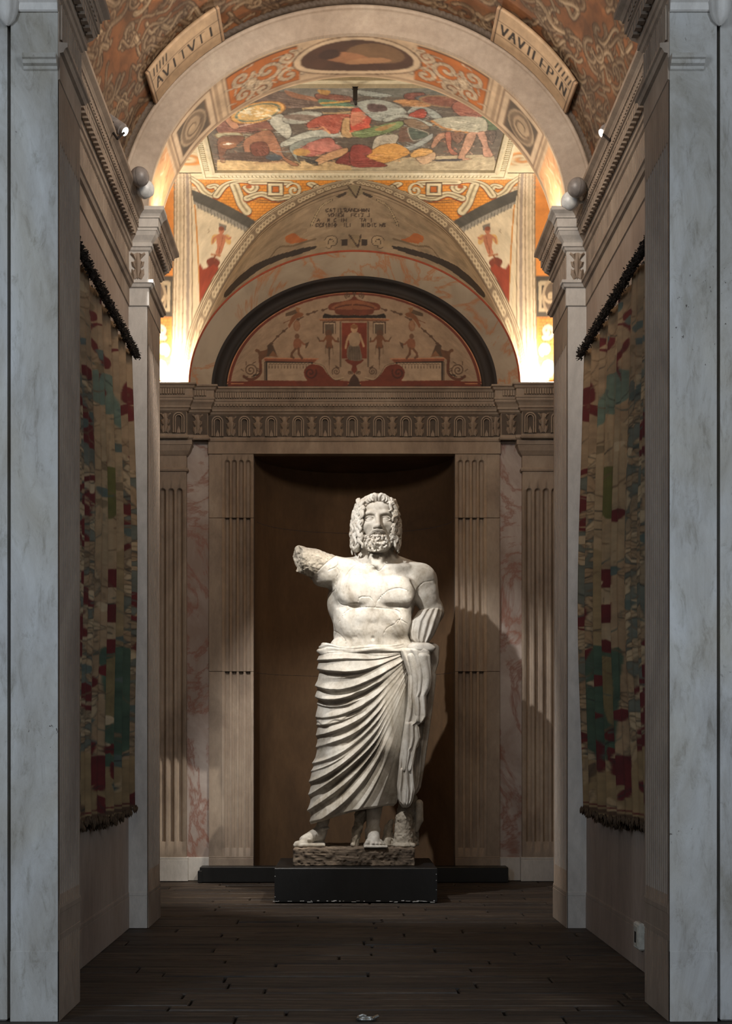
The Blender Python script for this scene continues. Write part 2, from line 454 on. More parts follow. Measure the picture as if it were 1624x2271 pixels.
# curved niche of three stacked panels with flat soffit
nn = 65; ph = np.linspace(0, PI, nn); DEP = 0.62
zl_ = [0.0, bz(1490), bz(1151), 3.25]
for k in range(3):
    z2 = np.linspace(zl_[k] + (.0012 if k else 0), zl_[k + 1] - (.0012 if k < 2 else 0), 3)
    P = np.zeros((3, nn, 3)); P[..., 0] = -NW * np.cos(ph)[None]; P[..., 1] = (YB + 0.01 + DEP * np.sin(ph))[None]; P[..., 2] = z2[:, None]
    put('niche_panel', grid_mesh('niche_panel', P), M['niche'], wall_back)
v = [(0, YB + 0.01, 3.249)] + [(P[0, j, 0], P[0, j, 1], 3.249) for j in range(nn)]
add('niche_soffit', v, [(0, j + 1, j + 2) for j in range(nn - 1)], M['niche'], wall_back)
# door frame: two fluted pilasters in three stacked pieces, lintel beam
seams = [bz(1151), bz(1490)]
for s in (-1, 1):
    zs = [0.11] + seams[::-1] + [3.246]
    for k in range(3):
        z0, z1 = zs[k] + (0.0015 if k else 0), zs[k + 1] - 0.0015
        f0 = 0.25 if k == 0 else z0 - 1; f1 = 3.2 if k == 2 else z1 + 1
        x0 = NW; w = 0.24
        if k == 2: Pp = fluted((x0, YB - 0.045, 0), (1, 0, 0), (0, -1, 0), w, z0, z1, 4, 0.028, 0.022, 0.016, f0 if f0 > z0 else z0 - 0.5, f1)
        else: Pp = fluted((x0, YB - 0.045, 0), (1, 0, 0), (0, -1, 0), w, z0, z1, 4, 0.028, 0.022, 0.016, f0, f1 + 1, False)
        if k != 2: Pp[..., 2] = np.clip(Pp[..., 2], z0, z1)
        Pp[..., 2] = np.clip(Pp[..., 2], z0, z1)
        if s < 0: Pp[..., 0] *= -1
        put('pilaster_piece', grid_mesh('pilaster_piece', Pp, flip=(s < 0), smooth=False), M['stone'], wall_back)
        g = Geo(); g.box((x0 + 0.241, YB - 0.043, z0), (x0 + 0.338, YB + 0.03, z1), 0.002); g.box((x0, YB - 0.02, z0), (x0 + 0.24, YB + 0.03, z1)); g.box((x0 - 0.001, YB - 0.044, z0), (x0 + 0.001, YB + 0.02, z1))
        (g if s > 0 else g.mirror()).build('frame_strip', M['stone'], wall_back)
    g = Geo(); g.box((NW - .001, YB - 0.052, 0.11), (NW + 0.338, YB, 0.172), 0.003); g.box((NW - .001, YB - 0.049, 0.172), (NW + 0.338, YB, 0.186), 0.002)
    (g if s > 0 else g.mirror()).build('pilaster_base', M['stone'], wall_back)
    # veined marble strip and outer fluted pilaster
    g = Geo(); g.box((1.108, YB - 0.02, 0.178), (1.29, YB + 0.03, 3.33))
    (g if s > 0 else g.mirror()).build('marble_strip', M['rose_marble'], wall_back)
    Pp = fluted((1.275, YB - 0.07, 0), (1, 0, 0), (0, -1, 0), 0.36, 0.178, 3.06, 5, 0.034, 0.03, 0.02, 0.3, 2.98)
    if s < 0: Pp[..., 0] *= -1
    put('fluted_pilaster', grid_mesh('fluted_pilaster', Pp, flip=(s < 0), smooth=False), M['stone'], wall_back)
    g = Geo(); g.box((1.276, YB - 0.069, 0.178), (1.28, YB, 3.06)); g.box((1.63, YB - 0.069, 0.178), (1.636, YB, 3.06))
    (g if s > 0 else g.mirror()).build('pilaster_side', M['stone'], wall_back)
    # capital of the outer pilaster
    cp = [(0.0, 3.06), (.0, 3.105), (.012, 3.11), (.016, 3.122), (.012, 3.134), (0.002, 3.138), (.002, 3.225), (.012, 3.235), (.03, 3.26), (.045, 3.30), (.05, 3.302), (.05, 3.335), (.045, 3.338), (.06, 3.35), (.06, 3.372), (0, 3.374)]
    g = sweep_plan([(1.70, YB - 0.07), (1.276, YB - 0.07), (1.276, YB)], [(-o, z) for o, z in cp])
    g.f = [tuple(reversed(q)) for q in g.f]
    (g if s > 0 else g.mirror()).build('capital', M['stone'], wall_back)
    g = Geo(); g.box((1.108, YB - 0.03, 3.33), (1.276, YB + 0.03, 3.374)); (g if s > 0 else g.mirror()).build('impost', M['stone'], wall_back)
    g = Geo(); g.box((1.10, YB - 0.035, 0), (1.96, YB + 0.03, 0.178), 0.003); g.box((1.262, YB - 0.085, 0), (1.66, YB, 0.165), 0.003); g.box((1.262, YB - 0.08, 0.165), (1.66, YB, 0.182), 0.003)
    (g if s > 0 else g.mirror()).build('plinth_course', M['jamb'], wall_back)
g = Geo(); g.box((-1.112, YB - 0.05, 3.2465), (1.112, YB + 0.03, 3.338), 0.002)
g.build('lintel', M['stone'], wall_back)
# entablature of the back wall, stepping forward at the sides
BE = [(0, 3.338), (.01, 3.342), (.014, 3.352), (.006, 3.36), (.006, 3.372), (0, 3.375), (0, 3.54), (.012, 3.545), (.02, 3.56), (.03, 3.565), (.03, 3.578), (.024, 3.58), (.036, 3.6), (.05, 3.615), (.05, 3.63), (.056, 3.635), (.056, 3.648), (.05, 3.652), (.05, 3.7), (.06, 3.704), (.068, 3.72), (.08, 3.726), (.08, 3.738), (-.05, 3.738)]
path = [(XC, YB - 0.15), (1.262, YB - 0.15), (1.262, YB - 0.1), (1.108, YB - 0.1), (1.108, YB - 0.04), (-1.108, YB - 0.04), (-1.108, YB - 0.1), (-1.262, YB - 0.1), (-1.262, YB - 0.15), (-XC, YB - 0.15)]
g = sweep_plan(path, [(-o, z) for o, z in BE], cap=False); g.f = [tuple(reversed(q)) for q in g.f]
# backing so the steps are solid
g.box((-XC, YB - 0.02, 3.34), (XC, YB + 0.05, 3.736)); 
for s in (-1, 1):
    a, b = sorted((s * 1.109, s * XC)); g.box((a, YB - 0.08, 3.378), (b, YB, 3.736))
ent_back = g.build('trim_3', M['stone'], kind='structure')
g = Geo()
for i in range(120):
    x = -1.08 + i * 2.16 / 119; g.box((x - 0.0055, YB - 0.108, 3.656), (x + 0.0055, YB - 0.088, 3.697))
for s in (-1, 1):
    for i in range(8):
        x = s * (1.12 + i * 0.019); g.box((x - 0.0055, YB - 0.168, 3.656), (x + 0.0055, YB - 0.148, 3.697))
    for i in range(34):
        x = s * (1.275 + i * 0.019); g.box((x - 0.0055, YB - 0.218, 3.656), (x + 0.0055, YB - 0.198, 3.697))
g.build('dentils', M['stone'], ent_back, kind='stuff')
g = Geo()
for i in range(90):
    x = -1.08 + i * 2.16 / 89; g.box((x - 0.008, YB - 0.088, 3.598), (x + 0.008, YB - 0.075, 3.618), 0.003)
g.build('egg_moulding', M['stone'], ent_back, kind='stuff')
# frieze ornaments: arches with a bud, and acanthus palmettes between them
def arch_mesh():
    g = Geo(); n = 9; w, h, t, d = 0.04, 0.165, 0.011, 0.02
    for (w_, t_) in ((0.045, 0.01), (0.029, 0.008)):
        o = [(-w_, 0)] + [(-w_ * math.cos(PI * k / n), h - 0.043 - 0.012 + w_ * math.sin(PI * k / n)) for k in range(n + 1)] + [(w_, 0)]
        w2 = w_ - t_
        i = [(-w2, 0)] + [(-w2 * math.cos(PI * k / n), h - 0.043 - 0.012 + w2 * math.sin(PI * k / n)) for k in range(n + 1)] + [(w2, 0)]
        m = len(o); v = [(x, -d, z) for x, z in o] + [(x, -d, z) for x, z in i] + [(x, 0, z) for x, z in o] + [(x, 0, z) for x, z in i]
        f = []
        for k in range(m - 1):
            f += [(k, k + 1, m + k + 1, m + k), (k, 2*m + k, 2*m + k + 1, k + 1), (m + k, m + k + 1, 3*m + k + 1, 3*m + k)]
        g.raw(v, [tuple(reversed(q)) for q in f])
    b = [(-.013, 0), (-.013, .018), (-.006, .034), (0, .052), (.006, .034), (.013, .018), (.013, 0)]
    v = [(x, -0.012, z) for x, z in b] + [(x, 0, z) for x, z in b]
    g.raw(v, [tuple(range(7))] + [(k, k + 7, k + 8, k + 1) for k in range(6)])
    return mesh_of('frieze_arch', g.v, g.f)
def leaf_mesh():
    g = Geo()
    outs = [[(0, 0), (.012, .05), (.02, .09), (.008, .145), (0, .15), (-.008, .145), (-.02, .09), (-.012, .05)]]
    for s in (-1, 1):
        outs.append([(s*.004, .01), (s*.02, .0), (s*.036, .03), (s*.033, .06), (s*.024, .05), (s*.014, .06)])
        outs.append([(s*.012, .06), (s*.03, .075), (s*.036, .1), (s*.026, .098), (s*.018, .105)])
        outs.append([(s*.008, .1), (s*.02, .12), (s*.042, .143), (s*.038, .152), (s*.02, .142), (s*.008, .15)])
    for o in outs:
        n = len(o); cx = sum(p[0] for p in o) / n; cz = sum(p[1] for p in o) / n
        v = [(x, -0.009, z) for x, z in o] + [(cx, -0.022, cz)] + [(x, 0, z) for x, z in o]
        area = sum(o[k][0] * o[(k+1) % n][1] - o[(k+1) % n][0] * o[k][1] for k in range(n))
        f = [(k, (k + 1) % n, n) for k in range(n)] + [(k, n + 1 + k, n + 1 + (k + 1) % n, (k + 1) % n) for k in range(n)]
        if area < 0: f = [tuple(reversed(q)) for q in f]
        g.raw(v, f)
    return mesh_of('frieze_leaf', g.v, g.f)
g = Geo()                                          # darker sunk ground of the frieze
g.box((-1.108, YB - .0415, 3.378), (1.108, YB - .03, 3.538))
for s in (-1, 1):
    a, b = sorted((s * 1.112, s * 1.26)); g.box((a, YB - .1015, 3.378), (b, YB - .09, 3.538)); a, b = sorted((s * 1.266, s * 1.94)); g.box((a, YB - .1515, 3.378), (b, YB - .14, 3.538))
g.build('frieze_ground', M['dark_stone'], ent_back)
am, lm = arch_mesh(), leaf_mesh()
am.materials.append(M['stone']); lm.materials.append(M['stone'])
for s, nm_ in ((-1, 'trim_1'), (1, 'trim_2')):
    put('capital_leaf', lm, None, bpy.data.objects[nm_], loc=(s * (XJ + .05), YJ0 - .006, 3.648))
for i in range(11):
    x = -1.04 + i * 0.2045
    put('frieze_arch', am, None, ent_back, loc=(x, YB - 0.041, 3.378))
    if i < 11: put('frieze_leaf', lm, None, ent_back, loc=(min(x + 0.102, 1.075), YB - 0.041, 3.38))
for s in (-1, 1):
    put('frieze_leaf', lm, None, ent_back, loc=(s * 1.185, YB - 0.101, 3.38))
    for k, x in enumerate((1.32, 1.42, 1.52, 1.62)):
        put('frieze_arch' if k % 2 == 0 else 'frieze_leaf', am if k % 2 == 0 else lm, None, ent_back, loc=(s * x, YB - 0.151, 3.378))
# ------------------------------------------------------------------ painter for the frescoes and weavings (pigment per vertex)
class Canvas:
    def __init__(self, A, B, base):
        self.A, self.B = A, B
        self.C = np.empty(A.shape + (3,)); self.C[:] = lin(base)
    def _blend(self, sl, mask, col, alpha):
        c = self.C[sl]; col = lin(col)
        c[mask] = c[mask] * (1 - alpha) + col * alpha
    def _win(self, a0, a1, b0, b1):
        m = (self.A >= a0) & (self.A <= a1) & (self.B >= b0) & (self.B <= b1)
        r = np.where(m.any(1))[0]; c = np.where(m.any(0))[0]
        if len(r) == 0 or len(c) == 0: return None
        return (slice(r[0], r[-1] + 1), slice(c[0], c[-1] + 1))
    def poly(self, pts, col, alpha=1.0):
        p = np.asarray(pts, float); sl = self._win(p[:, 0].min(), p[:, 0].max(), p[:, 1].min(), p[:, 1].max())
        if sl is None: return
        A, B = self.A[sl], self.B[sl]; ins = np.zeros(A.shape, bool); n = len(p)
        for i in range(n):
            (x0, y0), (x1, y1) = p[i], p[(i + 1) % n]
            if y0 == y1: continue
            ins ^= ((y0 > B) != (y1 > B)) & (A < (x1 - x0) * (B - y0) / (y1 - y0) + x0)
        self._blend(sl, ins, col, alpha)
    def stroke(self, pts, w, col, alpha=1.0, taper=False):
        p = np.asarray(pts, float); W = w / 2
        sl = self._win(p[:, 0].min() - W, p[:, 0].max() + W, p[:, 1].min() - W, p[:, 1].max() + W)
        if sl is None: return
        A, B = self.A[sl], self.B[sl]; hit = np.zeros(A.shape, bool); n = len(p) - 1
        for i in range(n):
            (x0, y0), (x1, y1) = p[i], p[i + 1]; dx, dy = x1 - x0, y1 - y0; L = dx * dx + dy * dy + 1e-12
            t = np.clip(((A - x0) * dx + (B - y0) * dy) / L, 0, 1)
            ww = W * (1 - 0.85 * (i + 0.5) / n) if taper else W
            hit |= (A - x0 - t * dx) ** 2 + (B - y0 - t * dy) ** 2 < ww * ww
        self._blend(sl, hit, col, alpha)
    def ell(self, c, r, col, alpha=1.0, rot=0.0):
        k = max(r); sl = self._win(c[0] - k, c[0] + k, c[1] - k, c[1] + k)
        if sl is None: return
        A, B = self.A[sl] - c[0], self.B[sl] - c[1]
        x = A * math.cos(rot) + B * math.sin(rot); y = -A * math.sin(rot) + B * math.cos(rot)
        self._blend(sl, (x / r[0]) ** 2 + (y / r[1]) ** 2 < 1, col, alpha)
    def band(self, pts, w, col, edge, ew, hi=None):
        self.stroke(pts, w, edge); self.stroke(pts, w - 2 * ew, col)
        if hi is not None: self.stroke(pts, (w - 2 * ew) * 0.35, hi, 0.8)
    def soft(self, n=1):
        C = self.C
        for _ in range(n):
            C[1:-1] = (C[:-2] + 2 * C[1:-1] + C[2:]) / 4; C[:, 1:-1] = (C[:, :-2] + 2 * C[:, 1:-1] + C[:, 2:]) / 4
    def grey(self, k, to=(1, 1, 1)):
        g = self.C.mean(-1, keepdims=True); self.C = self.C * (1 - k) + g * k * np.array(to)
    def mottle(self, amp, n=24, seed=0, warm=0.0):
        r = np.random.default_rng(seed); sh = self.A.shape; tot = np.zeros(sh)
        for o in range(4):
            k = n * 2 ** o; g = r.random((max(2, int(k * sh[0] / max(sh))) + 2, max(2, int(k * sh[1] / max(sh))) + 2))
            y = np.linspace(0, g.shape[0] - 1.001, sh[0]); x = np.linspace(0, g.shape[1] - 1.001, sh[1])
            yi, xi = y.astype(int), x.astype(int); fy, fx = (y - yi)[:, None], (x - xi)[None]
            q = g[yi][:, xi] * (1 - fy) * (1 - fx) + g[yi + 1][:, xi] * fy * (1 - fx) + g[yi][:, xi + 1] * (1 - fy) * fx + g[yi + 1][:, xi + 1] * fy * fx
            tot += (q - 0.5) / 1.7 ** o
        f = 1 + amp * tot
        self.C *= f[..., None] * np.array([1 + 0.3 * warm, 1, 1 - 0.3 * warm])
        np.clip(self.C, 0.004, 1, out=self.C)

def scroll(c, r, turns, a0, sgn=1, n=40, r1=0.12):
    t = np.linspace(0, 1, n); a = a0 + sgn * turns * 2 * PI * t; rr = r * (1 - (1 - r1) * t)
    return np.stack([c[0] + rr * np.cos(a), c[1] + rr * np.sin(a)], 1)
def bez(p0, p1, p2, p3=None, n=18):
    t = np.linspace(0, 1, n)[:, None]; p0, p1, p2 = map(np.array, (p0, p1, p2))
    if p3 is None: return (1-t)**2 * p0 + 2*t*(1-t) * p1 + t*t * p2
    return (1-t)**3 * p0 + 3*t*(1-t)**2 * p1 + 3*t*t*(1-t) * p2 + t**3 * np.array(p3)
def smooth_poly(pts, n=8):
    p = np.asarray(pts, float); m = len(p); out = []
    for i in range(m):
        a, b, c, d = p[i-1], p[i], p[(i+1) % m], p[(i+2) % m]
        for t in np.linspace(0, 1, n, endpoint=False):
            out.append(0.5 * (2*b + (c-a)*t + (2*a-5*b+4*c-d)*t*t + (3*b-a-3*c+d)*t**3))
    return np.array(out)
def smooth_line(pts, n=8):
    p = np.asarray(pts, float); p = np.vstack([2*p[0]-p[1], p, 2*p[-1]-p[-2]]); out = []
    for i in range(1, len(p) - 2):
        a, b, c, d = p[i-1], p[i], p[i+1], p[i+2]
        for t in np.linspace(0, 1, n, endpoint=False):
            out.append(0.5 * (2*b + (c-a)*t + (2*a-5*b+4*c-d)*t*t + (3*b-a-3*c+d)*t**3))
    out.append(p[-2]); return np.array(out)

GLYPH = {'A': [[(0,0),(.5,1),(1,0)],[(.2,.4),(.8,.4)]], 'C': [[(1,.85),(.6,1),(.15,.8),(0,.5),(.15,.2),(.6,0),(1,.15)]],
 'D': [[(0,0),(0,1),(.6,.95),(1,.5),(.6,.05),(0,0)]], 'E': [[(1,1),(0,1),(0,0),(1,0)],[(0,.5),(.75,.5)]], 'F': [[(1,1),(0,1),(0,0)],[(0,.5),(.75,.5)]],
 'H': [[(0,0),(0,1)],[(1,0),(1,1)],[(0,.5),(1,.5)]], 'I': [[(.5,0),(.5,1)]], 'J': [[(.7,1),(.7,.2),(.4,0),(.1,.15)]], 'L': [[(0,1),(0,0),(.9,0)]],
 'M': [[(0,0),(.1,1),(.5,.2),(.9,1),(1,0)]], 'N': [[(0,0),(0,1),(1,0),(1,1)]], 'O': [[(.5,1),(0,.5),(.5,0),(1,.5),(.5,1)]], 'P': [[(0,0),(0,1),(.8,.95),(.9,.7),(.7,.5),(0,.48)]],
 'R': [[(0,0),(0,1),(.8,.95),(.9,.7),(.7,.5),(0,.48)],[(.45,.48),(1,0)]], 'S': [[(1,.85),(.5,1),(.05,.75),(.9,.3),(.5,0),(0,.15)]], 'T': [[(.5,0),(.5,1)],[(0,1),(1,1)]], 'V': [[(0,1),(.5,0),(1,1)]]}
def write(cv, text, f, w, col, alpha=1.0):
    """f maps (column, height 0..1) to canvas coordinates; column counts letters"""
    for i, ch in enumerate(text):
        for ln in GLYPH.get(ch, []):
            pts = []
            for (x0, y0), (x1, y1) in zip(ln[:-1], ln[1:]):
                for t in np.linspace(0, 1, 4): pts.append(f(i + 0.1 + 0.72 * (x0 + (x1 - x0) * t), y0 + (y1 - y0) * t))
            cv.stroke(pts, w, col, alpha)

# ------------------------------------------------------------------ arch over the jambs
AA, AB = XJ, 1.02
def arc(a, b, th, y): return np.stack([a * np.cos(th), np.full_like(th, y), ZS + b * np.sin(th)], -1)
TH = np.linspace(PI, 0, 181)
g = Geo()
prof = [(0.0, YJ0 + 0.03), (0.0, YJ0 + 0.004), (0.004, YJ0), (0.128, YJ0), (0.13, YJ0 - 0.012), (0.138, YJ0 - 0.02), (0.15, YJ0 - 0.02), (0.152, YJ0 - 0.008)]
P = np.stack([arc(AA + e, AB + e, TH, y) for e, y in prof], 1)
ceiling = put('ceiling', grid_mesh('ceiling', P, smooth=False), M['arch'], kind='structure')
# carved rope moulding above the ring
nt = 900; th = np.linspace(PI, 0, nt); ph = np.linspace(-PI * 0.62, PI * 0.62, 9)
P = np.zeros((nt, 9, 3)); s_ = np.linspace(0, 3.6, nt)
for k, q in enumerate(ph):
    rr = 0.021 + 0.004 * np.sin(s_ * 2 * PI / 0.034 + 2.2 * q) * np.cos(q)
    e = 0.178 + rr * np.sin(q); yy = YJ0 - 0.01 - rr * np.cos(q)
    P[:, k] = np.stack([(AA + e) * np.cos(th), yy, ZS + (AB + e) * np.sin(th)], -1)
put('rope_moulding', grid_mesh('rope_moulding', P), M['dark_stone'], ceiling)

# soffit of the arch with painted panels
na, ny = 560, 72
th = np.linspace(PI, 0, na); yy = np.linspace(YJ0 + 0.004, YJ1, ny)
P = np.zeros((na, ny, 3)); P[..., 0] = (AA * np.cos(th))[:, None]; P[..., 1] = yy[None]; P[..., 2] = (ZS + AB * np.sin(th))[:, None]
D = (PI - th) * 1.11                                   # along the arch in metres, 0..3.49
A_, B_ = np.meshgrid(D, yy, indexing='ij'); B_ = B_ - YJ0
cv = Canvas(A_, B_, (186, 160, 130)); W = YJ1 - YJ0; LT = PI * 1.11
OR, DK, CR = (172, 98, 42), (66, 46, 34), (196, 176, 148)
R = random.Random(5)
for mir in (0, 1):
    q = (lambda p: p) if not mir else (lambda p: [(LT - a, b) for a, b in p])
    for b in (0.02, 0.032, W - 0.02, W - 0.032): cv.stroke(q([(0, b), (LT / 2, b)]), 0.005, (120, 96, 74))
    cv.poly(q([(0.0, .05), (0.46, .05), (0.46, W - .05), (0.0, W - .05)]), (200, 152, 108))
    for i in range(26):
        c = (R.uniform(0.02, 0.44), R.uniform(.07, W - .07)); L = R.uniform(.05, .12)
        pts = [(c[0] - L / 2 + L * t, c[1] + 0.018 * math.sin(5 * t + i)) for t in np.linspace(0, 1, 9)]
        cv.stroke(q(pts), R.uniform(.006, .014), R.choice([(176, 118, 74), (160, 100, 60), (214, 190, 160)]), 0.8, True)
    # square with a medallion
    a0 = 0.52
    for k, (e, c) in enumerate(((0, (120, 96, 76)), (.012, (188, 164, 136)), (.05, (110, 88, 70)), (.06, (84, 72, 60)))):
        cv.poly(q([(a0 + e, .03 + e), (a0 + 0.36 - e, .03 + e), (a0 + 0.36 - e, W - .03 - e), (a0 + e, W - .03 - e)]), c)
    cc = q([(a0 + 0.18, W / 2)])[0]
    cv.ell(cc, (.115, .135), (150, 130, 106)); cv.ell(cc, (.1, .12), (112, 94, 76)); cv.ell(cc, (.07, .09), (160, 138, 112))
    cv.stroke(scroll(cc, .07, 1.4, 0), .012, (92, 74, 58)); cv.ell(cc, (.025, .03), (176, 152, 122))
    for a in (0.485, 0.5, 0.905, 0.92, 0.96): cv.stroke(q([(a, .03), (a, W - .03)]), .006, (108, 84, 64))
    # orange scroll panel
    cv.poly(q([(0.98, .045), (1.42, .045), (1.42, W - .045), (0.98, W - .045)]), (70, 46, 28)); cv.poly(q([(0.99, .055), (1.42, .055), (1.42, W - .055), (0.99, W - .055)]), OR)
    for i, (a, b, r, sg) in enumerate(((1.08, .15, .075, 1), (1.08, .32, .07, -1), (1.24, .2, .1, -1), (1.2, .36, .06, 1), (1.36, .14, .06, 1), (1.36, .32, .08, -1), (1.14, .24, .04, 1))):
        pts = scroll((a, b), r, 1.3, i * 1.3, sg)
        cv.stroke(q(pts), .034, DK); cv.stroke(q(pts), .024, CR); cv.stroke(q(pts), .006, (140, 112, 82))
        for j in range(5):
            an = i * 1.3 + j * 1.25; p0 = (a + r * math.cos(an), b + r * math.sin(an)); p1 = (a + r * 1.55 * math.cos(an + .5), b + r * 1.55 * math.sin(an + .5))
            if .06 < p1[1] < W - .06: cv.stroke(q([p0, p1]), .022, DK, 1, True); cv.stroke(q([p0, p1]), .014, CR, 1, True)
c = (LT / 2, W / 2)
cv.ell(c, (.36, .2), (92, 66, 46)); cv.ell(c, (.35, .19), (196, 172, 142)); cv.ell(c, (.315, .16), (74, 48, 34)); cv.ell((LT/2 + .1, W/2 - .03), (.16, .1), (112, 84, 58))
cv.ell((LT/2 - .05, W/2 + .02), (.14, .055), (150, 104, 72), 1, .3); cv.ell((LT/2 - .15, W/2 - .03), (.06, .05), (60, 38, 28)); cv.ell((LT/2 + .06, W/2 + .05), (.13, .03), (164, 120, 84), 1, -.2)
cv.soft(1); cv.mottle(0.35, 40, 2)
put('arch_soffit', grid_mesh('arch_soffit', P, color=cv.C), M['fresco_fine'], ceiling)
g = Geo()                                              # rear face of the arch and wall above it
P = np.stack([arc(AA, AB, TH, YJ1), arc(AA + .5, AB + .5, TH, YJ1)], 1); P[0, 1, 2] = P[-1, 1, 2] = ZS
put('arch_back', grid_mesh('arch_back', P), M['arch'], ceiling)

# ------------------------------------------------------------------ painted barrel vault of the passage
na, ny = 1000, 330
VA, VB = XW + 0.08, 1.235
th = np.concatenate([np.linspace(PI, PI * .6, 440), np.linspace(PI * .6, PI * .4, 122)[1:-1], np.linspace(PI * .4, 0, 440)]); yy = np.linspace(YP1 - 0.3, YJ0 + 0.02, ny)
P = np.zeros((na, ny, 3)); P[..., 0] = (VA * np.cos(th))[:, None]; P[..., 1] = yy[None]; P[..., 2] = (ZS - 0.03 + VB * np.sin(th))[:, None]
LV = PI * 1.3; D = (PI - th) * 1.3
A_, B_ = np.meshgrid(D, yy, indexing='ij')
cv = Canvas(A_, B_, (142, 88, 44))
R = random.Random(11)
for i in range(900):
    a, b = R.uniform(0, LV), R.uniform(YP1 - .3, YJ0)
    cv.ell((a, b), (R.uniform(.02, .09), R.uniform(.01, .05)), R.choice([(128, 74, 34), (172, 104, 48), (112, 78, 46), (158, 98, 50), (96, 62, 38)]), 0.5, R.uniform(0, 3))
for i in range(1250):                                   # acanthus scrolls in stone colours over orange ground
    a, b = R.uniform(0, LV), R.uniform(YP1 - .3, YJ0 - .02); r = R.uniform(.03, .09); sg = R.choice((-1, 1)); a0 = R.uniform(0, 6.3)
    base = R.choice([(150, 122, 88), (132, 106, 76), (164, 136, 100), (118, 90, 60), (142, 112, 78)])
    if i % 4 == 0: pts = scroll((a, b), r, R.uniform(.7, 1.2), a0, sg, 20)
    else:
        L = R.uniform(.1, .26); an = R.gauss(0, .35) + (.35 if a < LV / 2 else -.35); pts = [(a + L * t * math.cos(an) - .02 * math.sin(5 * t + a0) * math.sin(an), b + L * t * math.sin(an) + .03 * math.sin(6 * t + a0)) for t in np.linspace(-.5, .5, 11)]
    w = R.uniform(.014, .034)
    cv.stroke(pts, w + .012, (74, 46, 24)); cv.stroke(pts, w, base); cv.stroke(np.array(pts) + .004, w * .35, tuple(min(255, c + 30) for c in base)); cv.stroke(np.array(pts) - .006, w * .18, (96, 66, 40), .8)
for a, b, ra, rb, ro in ((1.32, 6.0, .3, .2, .5), (LV - 1.32, 6.05, .34, .21, -.5), (2.1, 5.6, .25, .2, 0)):
    for k, c in ((1.18, (84, 58, 38)), (1.12, (164, 138, 104)), (.98, (70, 48, 36)), (.9, (92, 70, 54))): cv.ell((a, b), (ra * k, rb * k), c, 1, ro)
    for j in range(26):
        x, y_ = R.gauss(0, ra * .35), R.gauss(0, rb * .35); cv.ell((a + x, b + y_), (.07, .022), R.choice([(112, 84, 64), (62, 44, 36), (128, 98, 72)]), .6, R.uniform(0, 3))
for b in (6.80, 6.815): cv.stroke([(0, b), (LV, b)], .006, (70, 48, 30))
cv.stroke([(0, 5.02), (LV, 5.02)], .16, (52, 38, 30)); cv.stroke([(0, 5.1), (LV, 5.1)], .03, (150, 122, 92)); cv.stroke([(0, 4.94), (LV, 4.94)], .02, (140, 112, 84))
cv.soft(1); cv.C *= .7; cv.grey(.1); cv.mottle(0.6, 40, 4)
put('passage_vault', grid_mesh('passage_vault', P, color=cv.C), M['fresco'], ceiling)
# shell above the piers closing the passage vault towards the hall
P = np.stack([arc(VA - .15, VB - .1, TH, YP0 + .1), arc(VA - .15, VB - .1, TH, YP1)], 1)
put('pier_arch', grid_mesh('pier_arch', P), M['arch'], ceiling)
P = np.stack([arc(VA - .15, VB - .1, TH, YP0 + .1), arc(3.0, 2.2, TH, YP0 + .1)], 1)
put('hall_wall', grid_mesh('hall_wall', P), M['pier'], ceiling)

# ------------------------------------------------------------------ name tablets on the arch
for s, text, a0, a1 in ((-1, 'AVITVTI', math.radians(124), math.radians(148)), (1, 'VAVTLEPIN', math.radians(29), math.radians(56))):
    n = 200; m = 70; th = np.linspace(a1, a0, n); ee = np.linspace(0, 1, m)
    T, E = np.meshgrid(th, ee, indexing='ij')
    P = np.stack([(VA - .03) * np.cos(T), 6.875 - .3 * E, ZS - .03 + (VB - .03) * np.sin(T)], -1)
    u = (a1 - T) / (a1 - a0)
    cv = Canvas(u, E, (180, 152, 120))
    w = 0.012
    cv.C[(u < .03) | (u > .97)] = lin((164, 134, 104)); cv.C[((u > .03) & (u < .038)) | ((u > .962) & (u < .97))] = lin((52, 36, 26))
    for b in (.3, .7): cv.stroke([(.03, b), (.97, b)], .02, (66, 46, 32))
    k = len(text)
    write(cv, text, lambda c, h: (.07 + .86 * c / k, .36 + .28 * h), .024, (30, 22, 18))
    for j in range(5):
        x = (.08 + .05 * j) if s < 0 else (.92 - .05 * j); cv.stroke([(x, .76), (x + .02, .96)], .018, (40, 30, 24))
    cv.soft(1); cv.mottle(.3, 12, 3)
    t = put('name_tablet', grid_mesh('name_tablet', P, color=cv.C), M['fresco_fine'], ceiling)
    md = t.modifiers.new('thickness', 'SOLIDIFY'); md.thickness = 0.02; md.offset = 0

# ------------------------------------------------------------------ vault of the chamber: cove, flat ceiling, lunette
ZC = 5.19; CY0, CY1 = YB - 0.03, 8.95; CZ0 = 3.737
def cove(s):
    """s 0..1 along the cove (foot to rim), beyond 1 metres of flat ceiling"""
    s = np.asarray(s, float); f = np.clip(s, 0, 1) * PI / 2
    y = CY0 - (CY0 - CY1) * (1 - np.cos(f)) - np.clip(s - 1, 0, None); z = CZ0 + (ZC - CZ0) * np.sin(f)
    return y, z
st = np.linspace(0, 1.3, 2600); ty, tz = cove(st); tv = VPV - FPX * (tz - CH) / ty
KS = 1.5                                               # metres per unit of s on the cove
def cpx(pts, mir=False):
    out = []
    for u, v in pts:
        s = np.interp(-v, -tv, st); y, z = cove(s); x = (u - VPU) * float(y) / FPX + CX
        out.append((-x if mir else x, s * KS))
    return out
groin_px = [(424, 866), (433, 800), (447, 738), (482, 660), (532, 577), (585, 511), (640, 469), (700, 436), (745, 418), (786, 408)]
gp = np.array(smooth_line(cpx(groin_px), 8)); gp = gp[np.argsort(gp[:, 0])]
gp[-1, 0] = 0.0
